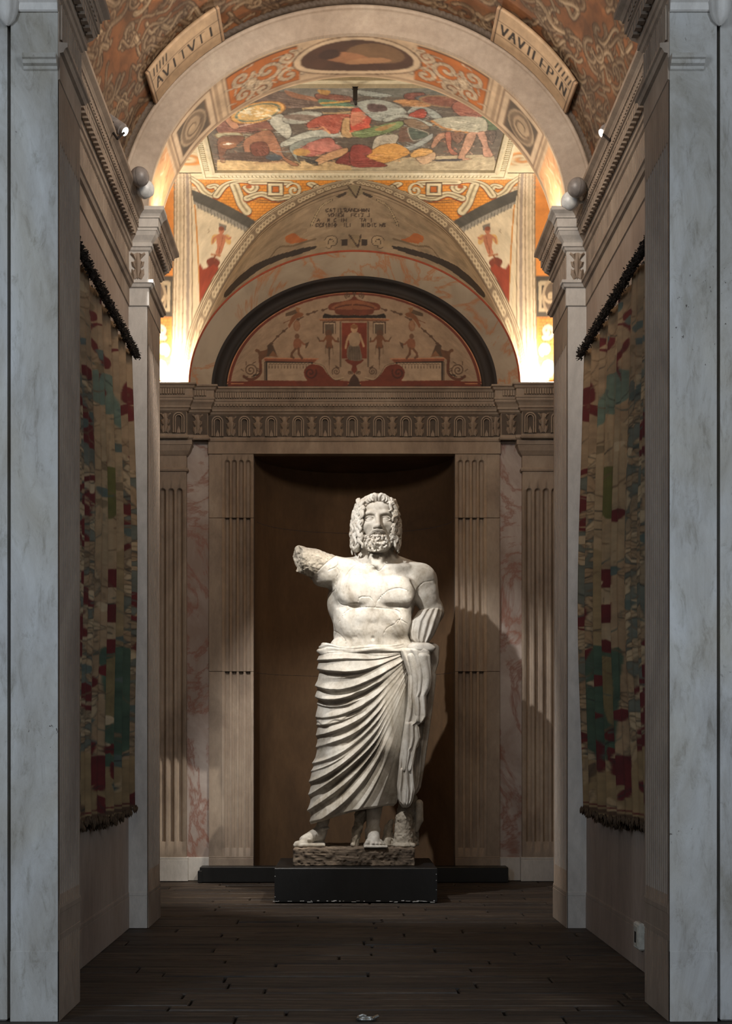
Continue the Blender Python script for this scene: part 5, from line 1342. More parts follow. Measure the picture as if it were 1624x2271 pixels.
# ------------------------------------------------------------------ the marble statue, modelled as implicit surfaces
# statue space: x right, y away from the viewer, v down, in units of K metres; placed at depth YS
YS = 8.33; K = YS / FPX
def to_world(p):
    p = np.asarray(p, float)
    return np.stack([CX + (p[:, 0] - VPU) * K, YS + p[:, 1] * K, CH + (VPV - p[:, 2]) * K], 1)

class Field:
    def __init__(self, lo, hi, step):
        self.lo, self.h = np.array(lo, float), step
        self.n = [int((b - a) / step) + 1 for a, b in zip(lo, hi)]
        self.ax = [(self.lo[i] + np.arange(self.n[i]) * step).astype(np.float32) for i in range(3)]
        self.D = np.full(self.n, 50.0, np.float32)
    def _sl(self, lo, hi, pad):
        s = []
        for i in range(3):
            a = int(math.floor((lo[i] - pad - self.lo[i]) / self.h)); b = int(math.ceil((hi[i] + pad - self.lo[i]) / self.h)) + 1
            a, b = max(0, a), min(self.n[i], b)
            if b <= a: return None
            s.append(slice(a, b))
        return tuple(s)
    def _put(self, sl, d, k, op):
        D = self.D[sl]
        if op == 'u':
            if k > 0:
                h = np.clip(k - np.abs(D - d), 0, None) / k; D[...] = np.minimum(D, d) - h * h * k * 0.25
            else: np.minimum(D, d, out=D)
        else:
            d = -d
            if k > 0:
                h = np.clip(k - np.abs(D - d), 0, None) / k; D[...] = np.maximum(D, d) + h * h * k * 0.25
            else: np.maximum(D, d, out=D)
    def ell(self, c, r, k=0.0, op='u', rot=None):
        m = max(r) if rot is not None else None
        rr = (m, m, m) if m else r
        sl = self._sl([c[i] - rr[i] for i in range(3)], [c[i] + rr[i] for i in range(3)], k + 3 * self.h + 2)
        if sl is None: return
        X, Y, V = [(self.ax[i][sl[i]] - c[i]) for i in range(3)]
        X, Y, V = X[:, None, None], Y[None, :, None], V[None, None, :]
        if rot is not None:                            # rotation in the picture plane (radians) and optionally yaw
            a = rot; ca, sa = math.cos(a), math.sin(a); X, V = X * ca + V * sa, -X * sa + V * ca
        k0 = np.sqrt((X / r[0]) ** 2 + (Y / r[1]) ** 2 + (V / r[2]) ** 2) + 1e-6
        k1 = np.sqrt((X / r[0] ** 2) ** 2 + (Y / r[1] ** 2) ** 2 + (V / r[2] ** 2) ** 2) + 1e-6
        self._put(sl, k0 * (k0 - 1) / k1, k, op)
    def cone(self, a, b, ra, rb, k=0.0, op='u'):
        a, b = np.array(a, float), np.array(b, float); R_ = max(ra, rb)
        sl = self._sl(np.minimum(a, b) - R_, np.maximum(a, b) + R_, k + 3 * self.h + 1)
        if sl is None: return
        X, Y, V = [self.ax[i][sl[i]] for i in range(3)]
        X, Y, V = X[:, None, None] - a[0], Y[None, :, None] - a[1], V[None, None, :] - a[2]
        d = b - a; L = max(1e-6, d.dot(d))
        t = np.clip((X * d[0] + Y * d[1] + V * d[2]) / L, 0, 1)
        q = np.sqrt((X - t * d[0]) ** 2 + (Y - t * d[1]) ** 2 + (V - t * d[2]) ** 2) - (ra + (rb - ra) * t)
        self._put(sl, q, k, op)
    def path(self, pts, r0, r1, k=0.0, op='u'):
        n = len(pts) - 1
        for i in range(n):
            self.cone(pts[i], pts[i + 1], r0 + (r1 - r0) * i / n, r0 + (r1 - r0) * (i + 1) / n, k, op)
    def box(self, lo, hi, rnd=0.0, k=0.0, op='u'):
        sl = self._sl(lo, hi, k + 3 * self.h + 2); c = (np.array(lo) + np.array(hi)) / 2; e = (np.array(hi) - np.array(lo)) / 2 - rnd
        q = [np.abs(self.ax[i][sl[i]] - c[i]) - e[i] for i in range(3)]
        X, Y, V = q[0][:, None, None], q[1][None, :, None], q[2][None, None, :]
        out = np.sqrt(np.clip(X, 0, None) ** 2 + np.clip(Y, 0, None) ** 2 + np.clip(V, 0, None) ** 2)
        self._put(sl, out + np.minimum(np.maximum(np.maximum(X, Y), V), 0) - rnd, k, op)
    def plane(self, p, n, k=0.0, rough=0.0, seed=0, scale=9.0):
        """cut away everything on the side the normal points to"""
        n = np.array(n, float); n /= np.linalg.norm(n)
        d = (self.ax[0][:, None, None] - p[0]) * n[0] + (self.ax[1][None, :, None] - p[1]) * n[1] + (self.ax[2][None, None, :] - p[2]) * n[2]
        if rough: d = d + rough * self.noise(scale, seed)
        if k > 0:
            h = np.clip(k - np.abs(self.D - d), 0, None) / k; self.D = np.maximum(self.D, d) + h * h * k * .25
        else: self.D = np.maximum(self.D, d)
    def noise(self, scale, seed=0):
        r = np.random.default_rng(seed); idx = [(self.ax[i] - self.lo[i]) / scale for i in range(3)]
        G = r.random([int(q[-1]) + 2 for q in idx]).astype(np.float32) - .5
        i0 = [q.astype(int) for q in idx]; f = [(q - i).astype(np.float32) for q, i in zip(idx, i0)]; f = [t * t * (3 - 2 * t) for t in f]
        a = G[i0[0]] * (1 - f[0][:, None, None]) + G[i0[0] + 1] * f[0][:, None, None]
        a = a[:, i0[1]] * (1 - f[1][None, :, None]) + a[:, i0[1] + 1] * f[1][None, :, None]
        return 2 * (a[:, :, i0[2]] * (1 - f[2][None, None]) + a[:, :, i0[2] + 1] * f[2][None, None])
    def mesh(self):
        """surface nets"""
        D = self.D
        for ax in range(3):                            # close the volume at the edge of the grid
            q = [slice(None)] * 3
            for e in (0, -1): q[ax] = e; D[tuple(q)] = np.maximum(D[tuple(q)], .4)
        I = D < 0
        c = np.zeros([n - 1 for n in D.shape], np.int8)
        for dx in (0, 1):
            for dy in (0, 1):
                for dz in (0, 1): c += I[dx:dx + c.shape[0], dy:dy + c.shape[1], dz:dz + c.shape[2]]
        act = (c > 0) & (c < 8); ii = np.argwhere(act); idx = np.full(c.shape, -1, np.int64); idx[act] = np.arange(len(ii))
        acc = np.zeros((len(ii), 3)); cnt = np.zeros(len(ii))
        cor = [(0,0,0),(1,0,0),(0,1,0),(1,1,0),(0,0,1),(1,0,1),(0,1,1),(1,1,1)]
        val = [D[ii[:, 0] + a, ii[:, 1] + b, ii[:, 2] + c_] for a, b, c_ in cor]
        for p, q in ((0,1),(2,3),(4,5),(6,7),(0,2),(1,3),(4,6),(5,7),(0,4),(1,5),(2,6),(3,7)):
            m = (val[p] < 0) != (val[q] < 0)
            t = (val[p] / (val[p] - val[q] + 1e-12))[m]
            acc[m] += np.array(cor[p]) + t[:, None] * (np.array(cor[q]) - np.array(cor[p])); cnt[m] += 1
        v = (ii + acc / cnt[:, None]) * self.h + self.lo
        F = []
        for ax in range(3):
            u, w = (ax + 1) % 3, (ax + 2) % 3
            s0 = [slice(None)] * 3; s1 = [slice(None)] * 3; s0[ax] = slice(0, -1); s1[ax] = slice(1, None)
            A, B = I[tuple(s0)], I[tuple(s1)]; e = np.argwhere(A != B)
            e = e[(e[:, u] > 0) & (e[:, w] > 0) & (e[:, u] < D.shape[u] - 1) & (e[:, w] < D.shape[w] - 1)]
            if not len(e): continue
            fl = A[e[:, 0], e[:, 1], e[:, 2]]
            def g(du, dw):
                q = e.copy(); q[:, u] -= du; q[:, w] -= dw; return idx[q[:, 0], q[:, 1], q[:, 2]]
            f = np.stack([g(1, 1), g(0, 1), g(0, 0), g(1, 0)], 1)
            # statue space has v pointing down, so the handedness is mirrored
            f[fl] = f[fl][:, ::-1]
            F.append(f)
        return v, np.concatenate(F)

def relax(v, f, n=1, w=.5):
    """a little Laplacian smoothing on a quad mesh"""
    for _ in range(n):
        s = np.zeros_like(v); c = np.zeros(len(v))
        for a in range(4):
            i, j = f[:, a], f[:, (a + 1) % 4]
            np.add.at(s, i, v[j]); np.add.at(c, i, 1); np.add.at(s, j, v[i]); np.add.at(c, j, 1)
        v = v * (1 - w) + w * s / np.maximum(c, 1)[:, None]
    return v

# ---- marble
m_, nt_, p_ = new_mat('aged_white_marble')
n1 = tex_noise(nt_, 5, 8, .65, (1, 1, .6), dist=.8); n2 = tex_noise(nt_, 45, 5, .7); n3 = tex_noise(nt_, 2.3, 5, .6, dist=1.0)
r1 = ramp(nt_, n1.outputs[0], [(.33, lin((152, 143, 128))), (.46, lin((187, 181, 171))), (.62, lin((205, 202, 195)))])
r2 = ramp(nt_, n2.outputs[0], [(.3, (.64, .61, .56)), (.5, (1.0,) * 3)])
r3 = ramp(nt_, n3.outputs[0], [(.36, (.60, .585, .55)), (.50, (.93, .925, .91)), (.62, (1.0, 1.0, 1.0))])
c_ = mixc(nt_, mixc(nt_, r1.outputs[0], r2.outputs[0], .6, 'MULTIPLY'), r3.outputs[0], .8, 'MULTIPLY')
nt_.links.new(c_, p_.inputs['Base Color']); p_.inputs['Roughness'].default_value = .62
p_.inputs['Specular IOR Level'].default_value = .35
bump(nt_, p_, n2.outputs[0], .12, .004)
M['marble'] = m_
M['rough_marble'] = plaster('rough_weathered_marble', (134, 125, 110), (166, 157, 142), (186, 178, 164), .8, 9, (1, 1, 1), bstr=.7, fine=60)
M['travertine'] = plaster('brown_travertine', (58, 48, 39), (108, 94, 79), (148, 132, 114), .85, 16, (.5, 1, 2.4), bstr=1.0, fine=70)

statue = put('marble_statue', None, label='life-size white marble statue of a bearded man in a draped mantle, right arm broken off', cat='statue', loc=(CX + (785 - VPU) * K, YS, .3485))
def spart(name, v, f, mat, world=False, smooth=True):
    w = v if world else to_world(v)
    w = w - np.array(statue.location)
    return put(name, mesh_of(name, w, f, smooth), mat, statue)
def merge(parts):
    V, F, b = [], [], 0
    for v, f in parts:
        V.append(v); F.append(f + b); b += len(v)
    return np.concatenate(V), np.concatenate(F)

# ---- torso, neck and arms
T = Field((640, -72, 1212), (1000, 72, 1470), 1.25)
T.ell((823, 4, 1335), (97, 56, 88), 0)
T.ell((838, 8, 1278), (98, 40, 36), 18)
T.ell((826, 4, 1412), (86, 49, 70), 20)
T.ell((824, 4, 1462), (94, 54, 46), 20)
T.cone((836, 10, 1200), (834, 10, 1262), 31, 38, 14)                         # neck
T.cone((812, 14, 1240), (768, 14, 1268), 18, 24, 16); T.cone((858, 14, 1240), (926, 12, 1272), 18, 24, 16)
T.ell((786, -30, 1312), (46, 27, 38), 12); T.ell((876, -32, 1314), (47, 27, 37), 12)    # chest
T.ell((786, -44, 1330), (30, 12, 18), 10); T.ell((880, -46, 1332), (31, 12, 18), 10)
T.cone((832, -66, 1285), (830, -66, 1338), 4.5, 4, 12, 's')                    # breastbone groove
T.cone((745, -30, 1352), (815, -62, 1352), 5, 4, 9, 's'); T.cone((845, -62, 1354), (912, -38, 1352), 4, 5, 9, 's')
for x, y, v, rx, rv in ((805, -43, 1374, 20, 15), (848, -43, 1374, 20, 15), (806, -42, 1402, 20, 14), (846, -42, 1402, 20, 14), (825, -40, 1434, 42, 24)):
    T.ell((x, y, v), (rx, 9, rv), 12)
T.cone((827, -59, 1358), (826, -55, 1416), 2.2, 2, 8, 's'); T.ell((826, -51, 1420), (3.6, 5, 4), 4, 's')
T.ell((770, -26, 1384), (26, 26, 40), 16); T.ell((884, -28, 1384), (24, 26, 40), 16)     # flanks
for i in range(3):                                                            # serratus
    T.cone((746 + i, -26 + i, 1352 + i * 14), (764, -40, 1364 + i * 14), 3.5, 2.5, 12); T.cone((906 - i, -24, 1354 + i * 14), (890, -38, 1366 + i * 14), 3.5, 2.5, 12)
T.ell((757, -22, 1440), (26, 24, 26), 12); T.ell((893, -22, 1442), (24, 24, 26), 12)
T.cone((842, -34, 1266), (904, -18, 1260), 4, 5, 14); T.cone((822, -34, 1266), (776, -22, 1264), 4, 5, 14)   # collar bones
T.cone((832, -40, 1258), (832, -40, 1266), 7, 5, 8, 's')
T.cone((852, -8, 1212), (838, -34, 1258), 9, 7, 7); T.cone((818, -8, 1212), (829, -34, 1258), 9, 7, 7)
T.cone((852, -44, 1284), (908, -34, 1276), 4, 4, 9, 's')
# viewer's right arm
T.ell((936, 2, 1290), (32, 33, 38), 16)
T.cone((938, 0, 1285), (956, 2, 1352), 29, 23, 12); T.ell((946, -8, 1322), (24, 22, 34), 10); T.cone((962, 4, 1348), (966, 2, 1358), 21, 17, 8)
T.cone((964, 2, 1358), (930, -22, 1424), 21, 17, 8)
T.cone((913, -42, 1296), (920, -26, 1342), 4, 4, 9, 's')
# viewer's left arm: raised forward, broken off above the elbow
T.ell((770, 0, 1280), (36, 36, 38), 16)
T.cone((768, -2, 1277), (700, -26, 1254), 36, 29, 12); T.cone((700, -26, 1254), (655, -42, 1243), 30, 28, 8)
T.ell((728, -18, 1282), (34, 26, 22), 12, rot=-.25)
T.plane((668, -48, 1246), (-.84, -.42, .12), 2, 5.0, 3, 16.0)
T.D += .55 * T.noise(14, 5) * 1.0 + .25 * T.noise(5, 6)
rg = ((T.ax[0][:, None, None] - 741) * 48 + (T.ax[2][None, None, :] - 1241) * 51 < 0) & (T.ax[0][:, None, None] < 745)
T.D += np.where(rg, 1.3 * T.noise(6, 31) + .9 * T.noise(3, 32), 0).astype(np.float32)
# joints where the broken pieces were put together
CR = [[(745, 1262), (752, 1274), (748, 1286), (744, 1312), (736, 1316)], [(744, 1238), (730, 1251), (708, 1272), (690, 1290)], [(752, 1248), (748, 1262), (728, 1272)],
      [(746, 1312), (752, 1340), (768, 1348), (790, 1346), (798, 1332), (818, 1330), (826, 1338)], [(832, 1352), (838, 1336), (858, 1318), (880, 1312), (900, 1316), (908, 1330)],
      [(752, 1386), (770, 1360), (800, 1352), (840, 1354), (876, 1358), (888, 1372), (880, 1388)], [(848, 1436), (852, 1404), (874, 1388), (884, 1380), (902, 1388)],
      [(921, 1312), (938, 1296), (958, 1292)], [(918, 1348), (936, 1362), (976, 1358)], [(742, 1400), (764, 1420), (768, 1444)], [(804, 1252), (814, 1262), (826, 1260), (840, 1272), (854, 1256)], [(762, 1292), (782, 1264), (800, 1256)]]
for ln in CR:
    sm = smooth_line(ln, 6)
    pts = []
    for x, v in sm:                                    # drop each point on the front surface
        i = min(max(int((x - T.lo[0]) / T.h), 0), T.n[0] - 1); k = min(max(int((v - T.lo[2]) / T.h), 0), T.n[2] - 1)
        col = np.where(T.D[i, :, k] < 0)[0]
        if len(col): pts.append((x + rng.uniform(-.5, .5), T.ax[1][col[0]], v + rng.uniform(-.5, .5)))
    if len(pts) > 1: T.path(pts, .95, .95, .5, 's')
tv_, tf_ = T.mesh()

# ---- head
HX = 837.0
H = Field((770, -78, 1088), (902, 84, 1258), .72)
H.ell((HX, 8, 1148), (43, 52, 50), 0); H.ell((HX, -8, 1178), (34, 40, 46), 12); H.ell((HX, -24, 1206), (22, 20, 18), 12)
H.ell((HX, -22, 1134), (32, 25, 22), 10)                                      # forehead
for s in (-1, 1):
    X = lambda d: HX + s * d
    H.path([(X(6), -46, 1147), (X(14), -44, 1145.5), (X(22), -40.5, 1146), (X(29), -34, 1150)], 3.4, 3.0, 7)            # brow
    H.ell((X(17.5), -50, 1157.5), (12.5, 10.5, 8.5), 4, 's')                  # socket
    H.ell((X(23), -33, 1173), (12, 9, 10), 12)                                # cheekbone
    H.ell((X(21), -46, 1190), (8, 5, 12), 12, 's')                             # hollow of the cheek
    H.ell((X(17.0), -34.6, 1158.2), (9.8, 9.6, 8.4), 0)                       # eyeball
    lid = lambda dv, ry, yy: [(X(17.2 + 10.6 * math.cos(a)), yy + 2.6 * abs(math.cos(a)) ** 2, 1158.6 + dv * math.sin(a) * ry) for a in np.linspace(.08, PI - .08, 10)]
    H.path(lid(-1, 5.4, -43.6), 1.35, 1.35, .6); H.path(lid(1, 4.4, -42.8), 1.05, 1.05, .6)
    H.path([(X(17.2 + 12 * math.cos(a)), -42.4 + 3 * abs(math.cos(a)) ** 2, 1157.2 - math.sin(a) * 7.6) for a in np.linspace(.25, PI - .2, 8)], 1.1, 1.1, 1.0, 's')
    H.ell((X(6.2), -53.5, 1178), (4.8, 6.0, 4.2), 3)                           # wing of the nose
    H.ell((X(4.4), -57, 1182.2), (1.9, 2.4, 1.3), 1.2, 's')
    H.ell((HX + s * 41, 4, 1166), (6, 12, 15), 3)                             # ear, mostly under the hair
H.cone((HX, -44.5, 1147), (HX, -59, 1174.5), 4.6, 5.4, 4); H.ell((HX, -60.5, 1176.5), (5.6, 5.6, 5.0), 3.5); H.cone((HX, -46, 1148), (HX, -58, 1172), 3.2, 3.4, 2)
H.ell((HX, -47.5, 1186), (12, 6, 8), 5)
H.path([(HX - 11, -49, 1193), (HX - 4, -53.4, 1190.6), (HX, -53.2, 1191.2), (HX + 4, -53.4, 1190.6), (HX + 11, -49, 1193)], 2.4, 2.4, 1.6)
H.path([(HX - 10, -49.5, 1196.6), (HX, -54.2, 1198.2), (HX + 10, -49.5, 1196.6)], 3.3, 3.3, 1.4)
H.path([(HX - 12, -49.5, 1193.6), (HX, -56, 1193.8), (HX + 12, -49.5, 1193.6)], 1.0, 1.0, .8, 's')
H.ell((HX, -46.5, 1203), (11, 4, 2.4), 3, 's')
H.cone((836, 10, 1195), (834, 10, 1256), 30, 37, 10)
H.cone((856, -6, 1205), (838, -32, 1256), 9, 6, 6); H.cone((818, -6, 1205), (830, -32, 1256), 9, 6, 6)
H.plane((836, 0, 1252), (0, 0, 1))
H.D += .12 * H.noise(6, 8)
hv_, hf_ = H.mesh()
body_v, body_f = merge([(tv_, tf_), (hv_, hf_)])

# ---- feet and shins
Ft = Field((640, -78, 1440), (880, 60, 1880), 1.25)
Ft.cone((778, 2, 1450), (740, -6, 1650), 34, 24, 6); Ft.cone((740, -6, 1650), (722, 8, 1775), 24, 18, 6); Ft.cone((866, 2, 1450), (858, -14, 1650), 34, 24, 6); Ft.cone((858, -14, 1650), (833, 2, 1770), 24, 20, 6)
GL = 1875.0
Ft.cone((724, 8, 1770), (714, 6, 1838), 19, 12, 4); Ft.ell((706, 10, 1858), (15, 16, 15), 8)
Ft.cone((710, 2, 1846), (676, -24, 1862), 14.5, 11.5, 8)
for k, (x, y, r) in enumerate(((660, -40, 6.6), (663, -31, 5.4), (661, -23, 5.2), (663, -16, 4.8), (667, -9, 4.4))):
    Ft.cone((679 + k * 2.2, y + 10, GL - 9), (x, y, GL - r), r, r * .96, 3)
Ft.box((652, -46, 1868), (722, 24, GL), 3, 2)
for a, b in (((700, -20, 1850), (716, 18, 1846)), ((686, -34, 1860), (702, 12, 1862))): Ft.cone(a, b, 2.8, 2.8, 1.2)
Ft.path([(728, -4, 1836), (716, -12, 1838), (704, -6, 1840)], 3.2, 3.2, 1.5)
Ft.cone((832, 2, 1766), (827, -6, 1832), 21, 14, 4); Ft.ell((826, 0, 1858), (16, 17, 16), 8); Ft.cone((827, -8, 1848), (829, -46, 1862), 15, 13, 8)
Ft.ell((814, -4, 1842), (5, 6, 6), 4); Ft.ell((839, -4, 1840), (5, 6, 6), 4)
for k, (x, y, r) in enumerate(((814, -64, 6.8), (826, -66, 5.6), (835, -63, 5.2), (843, -59, 4.8), (850, -53, 4.4))):
    Ft.cone((818 + k * 6, -46, GL - 12), (x, y + 2, GL - r - 1), r + 1, r, 2.5); Ft.ell((x, y - 3.5, GL - r - 4), (r * .55, 2, r * .4), 1)
Ft.box((806, -72, 1870), (858, 14, GL), 2, 2)
Ft.plane((0, 0, GL), (0, 0, 1))
Ft.D += .35 * Ft.noise(7, 4)
fv_, ff_ = Ft.mesh()
body_v, body_f = merge([(body_v, body_f), (fv_, ff_)])
tmp = bpy.data.objects.new('tmp_body', mesh_of('tmp_body', to_world(body_v), body_f)); COL.objects.link(tmp)
md = tmp.modifiers.new('skin', 'REMESH'); md.mode = 'VOXEL'; md.voxel_size = .0023; md.use_smooth_shade = True
me_ = bpy.data.meshes.new_from_object(tmp.evaluated_get(bpy.context.evaluated_depsgraph_get()))
bpy.data.objects.remove(tmp)
me_.name = 'body'; me_.transform(__import__('mathutils').Matrix.Translation(-Vector(statue.location)))
me_.polygons.foreach_set('use_smooth', np.ones(len(me_.polygons), bool)); me_.materials.clear()
body = put('body', me_, M['marble'], statue); me_.materials.append(M['rough_marble'])
c3 = np.zeros(len(me_.polygons) * 3); me_.polygons.foreach_get('center', c3); c3 = c3.reshape(-1, 3) + np.array(statue.location)
pu_ = VPU + (c3[:, 0] - CX) / K; pv_s = VPV - (c3[:, 2] - CH) / K; yd = (c3[:, 1] - YS) / K
mi = ((pu_ - 741) * 48 + (pv_s - 1241) * 51 < 0) & (pu_ < 745) & (pv_s < 1300)
me_.polygons.foreach_set('material_index', mi.astype(np.int32))

# ---- hair: a cap cut away from the face, covered with carved locks
Hr = Field((768, -76, 1086), (904, 84, 1240), .78)
Hr.ell((836, 13, 1146), (51, 51, 46), 0); Hr.ell((836, 22, 1186), (49, 38, 46), 14)
Hr.cone((790, 6, 1160), (791, 2, 1216), 11, 9, 6); Hr.cone((882, 6, 1156), (880, 2, 1212), 10, 9, 6)
Hr.ell((HX, -52, 1168), (33, 46, 49), 4, 's'); Hr.ell((HX, -40, 1210), (36, 44, 40), 4, 's')
rh = random.Random(12)
HO = np.array([(1094, 12, 12), (1100, 27, 26), (1110, 40, 37), (1125, 48, 44), (1150, 55, 51), (1175, 59, 54), (1200, 58, 53), (1215, 54, 49), (1230, 47, 44)], float)
def strands(pts, r0, r1, k, off, F, n_=3, groove=True):
    """one lock of hair: several strands side by side that come together at the tip"""
    p = smooth_line(pts, 4); d = np.gradient(p, axis=0); t = d / (np.linalg.norm(d, axis=1)[:, None] + 1e-9)
    n = p - np.array([836, 16, 1160.0]); n /= np.linalg.norm(n, axis=1)[:, None]; b = np.cross(t, n); m = len(p); w = np.linspace(1, .25, m)[:, None]
    for j in range(n_):
        o = (j - (n_ - 1) / 2) * off
        F.path(p + b * o * w - n * (abs(o) * .25), r0, r1, k)
def comma(c, down, side, nrm, L, sg, F, r0=3.1, r1=1.5, n_=3, off=3.0):
    """comma-shaped curl that ends in a hook"""
    if rh.random() < .22:
        pts = [c - down * L * .55, c - down * L * .15 + side * sg * L * .26 + nrm * 1.0, c + down * L * .3 + side * sg * L * .12 + nrm * 2.2, c + down * L * .5 - side * sg * L * .2 + nrm * 2.4, c + down * L * .3 - side * sg * L * .34 + nrm * 2.0]
    else:
        pts = [c - down * L * .6 - side * sg * L * .1, c - down * L * .25 + side * sg * L * .17 + nrm * 1.6, c + down * L * .08 + nrm * 1.2, c + down * L * .38 - side * sg * L * .2 + nrm * 2.4, c + down * L * .68 - side * sg * L * .02 + nrm * 1.2]
    strands(pts, r0, r1, .25, off, F, n_)
for s in (-1, 1):
    col_ = 1 if s < 0 else 2
    for lay, (fx, y0) in enumerate(((.70, -40), (.86, -29), (.97, -14), (1.0, 4), (.95, 22), (.84, 38))):
        v0 = 1123 + 5 * (lay % 2) + (6 if lay == 0 else 0)
        while v0 < 1221 - (8 if lay == 0 else 0):
            D_ = np.interp(v0, HO[:, 0], HO[:, col_]); fxx = fx
            if lay == 0: fxx = max(fx, ((38 if s < 0 else 41) if v0 > 1135 else 27 + (v0 - 1112) * .3) / D_)
            c = np.array([836 + s * D_ * fxx - s * 2.5, y0 + rh.uniform(-3, 3), v0 + rh.uniform(-3, 3)])
            nr = np.array([s * fxx, (y0 - 16) / 60, 0]); nr /= np.linalg.norm(nr); sd = np.array([-nr[1], nr[0], 0]); tilt = rh.uniform(-.5, .5)
            dn = np.array([0, 0, 1.0]) * math.cos(tilt) + sd * math.sin(tilt); sd2 = np.cross(dn, nr)
            comma(c, dn, sd2, nr, rh.uniform(17, 23), rh.choice((-1, 1)), Hr, rh.uniform(2.7, 3.2), 1.4, 3, 3.5)
            v0 += rh.uniform(10.5, 14)
    for row in range(4):                               # swept up from the parting and falling to the sides
        for i in range(7):
            a0 = s * (.08 + i * .2 + .1 * (row % 2)); e0 = .78 + .16 * row - .03 * i
            def sk_(a, e):
                return np.array([836 + 50 * math.sin(a) * math.cos(e), 13 - 51 * math.cos(a) * math.cos(e), 1146 - 48 * math.sin(e)])
            c = sk_(a0 * 1.1, e0); nr = c - np.array([836, 13, 1146]); nr /= np.linalg.norm(nr)
            tg = sk_(a0 * 1.1 + s * .12, e0 - .08) - c; tg /= np.linalg.norm(tg); sd = np.cross(tg, nr)
            comma(c + nr * .5, tg, sd, nr, rh.uniform(17, 24), rh.choice((-1, 1)), Hr, rh.uniform(2.6, 3.1), 1.5, 3, 3.5)
    for i in range(6):                                 # locks rising from the forehead and turning over
        t = (i + .3) / 6; cx_ = HX + s * (4 + 30 * t ** .85); cv_ = 1116 + 30 * t ** 2.0; cy_ = -45 + 15 * t
        strands([(cx_ - s * 3, cy_ + 2, cv_ + 1), (cx_ - s * 3, cy_ - 3, cv_ - 6), (cx_ + s * 1, cy_ - 2, cv_ - 11), (cx_ + s * 6, cy_ - 1, cv_ - 8), (cx_ + s * 7.5, cy_ - 2, cv_ - 1), (cx_ + s * 4, cy_ - 2.5, cv_ + 3)], 3.2, 1.7, .5, 2.6, Hr, 2)
Hr.ell((HX, -54, 1170), (29.5, 42, 46), 1.5, 's')
v, f = Hr.mesh(); spart('hair', v, f, M['marble'])

# ---- beard and moustache
Bd = Field((792, -78, 1164), (882, 20, 1242), .72)
Bd.ell((HX, -22, 1207), (33, 25, 23), 0); Bd.ell((HX, -34, 1213), (26, 20, 16), 8)
for s in (-1, 1): Bd.cone((HX + s * 32, -17, 1178), (HX + s * 29, -24, 1202), 7, 11, 6)
Bd.ell((HX, -52, 1184), (18, 22, 13.5), 3, 's'); Bd.ell((HX, -54, 1195), (12, 12, 7.0), 2, 's')
rb = random.Random(6)
def curl(c, r, sg, p0, R0, R1, F=Bd):
    F.path([(c[0] + sg * (r - .12 * r * j) * math.cos(p0 + .62 * j), c[1] - 2.6 + .5 * j, c[2] + (r - .12 * r * j) * math.sin(p0 + .62 * j)) for j in range(6)], R0, R1, .3)
for row, (v0, n_, yy) in enumerate(((1203, 6, -44), (1211, 7, -46), (1219, 6, -45), (1226, 5, -41))):
    hw = (31, 31, 27, 19)[row]
    for k in range(n_):
        x = HX + hw * (2 * (k + .5) / n_ - 1) + rb.uniform(-1, 1); dx = (x - HX) / 34; y = yy - 7 + 26 * dx * dx; sg = -1 if x < HX else 1
        curl((x, y, v0 + 4.5 * dx * dx * -1 + rb.uniform(-1, 1)), rb.uniform(4.6, 5.6), sg, rb.uniform(-2.2, .2), 3.3, 1.1)
for s in (-1, 1):
    for (dx, yy, v0) in ((34, -22, 1172), (32, -28, 1180), (36, -16, 1184), (31, -31, 1189), (36, -20, 1195), (27, -38, 1196), (35, -22, 1205)):
        curl((HX + s * dx, yy, v0), 4.4, s, rb.uniform(-2.2, .3), 3.0, 1.1)
    for k in range(3):
        Bd.path(smooth_line([(HX + s * 1.5, -58.5 + k, 1184.5 + k * 1.5), (HX + s * 9, -57 + k * 1.2, 1186 + k * 1.8), (HX + s * 15.5, -51 + k, 1189.5 + k * 2), (HX + s * (21 - k), -46 + k, 1196 + k * 2)], 4), 2.1, 1.2, .4)
Bd.path([(HX - 3, -56, 1203), (HX, -56.5, 1206), (HX + 3, -56, 1203)], 2.2, 2.2, .6)
v, f = Bd.mesh(); spart('beard', v, f, M['marble'])

# ---- the mantle: skirt of tension folds, waist roll, sleeve, cascade, back fall
TB = np.array([(1424, 732, 906), (1440, 720, 913), (1470, 716, 916), (1500, 717, 917), (1530, 714, 914), (1560, 709, 911), (1600, 706, 908), (1640, 705, 903), (1680, 702, 897), (1710, 693, 892), (1740, 690, 887), (1780, 689, 877), (1830, 690, 872)], float)
FT = np.array([  # a, end x, end v, control x, control v, start x, start v
 (-.06, 722, 1432, 800, 1446, 900, 1436), (0, 714, 1452, 800, 1474, 898, 1444), (.1, 714, 1490, 798, 1516, 900, 1452), (.2, 710, 1530, 800, 1560, 902, 1460), (.3, 704, 1570, 808, 1592, 903, 1466),
 (.45, 700, 1640, 820, 1622, 904, 1474), (.6, 694, 1705, 828, 1652, 905, 1482), (.75, 684, 1762, 832, 1690, 905, 1490), (.9, 684, 1818, 838, 1720, 905, 1496),
 (1.0, 725, 1826, 848, 1742, 906, 1502), (1.1, 775, 1812, 858, 1742, 907, 1506), (1.2, 820, 1804, 870, 1722, 908, 1508), (1.3, 858, 1800, 888, 1700, 909, 1508), (1.4, 890, 1798, 908, 1650, 912, 1506)], float)
from mathutils import kdtree
aa = np.linspace(-.06, 1.4, 260); tt_ = np.linspace(-.12, 1.06, 220)
cols = [np.interp(aa, FT[:, 0], FT[:, i])[:, None] for i in range(1, 7)]
e_x, e_v, c_x, c_v, s_x, s_v = cols; t_ = tt_[None]
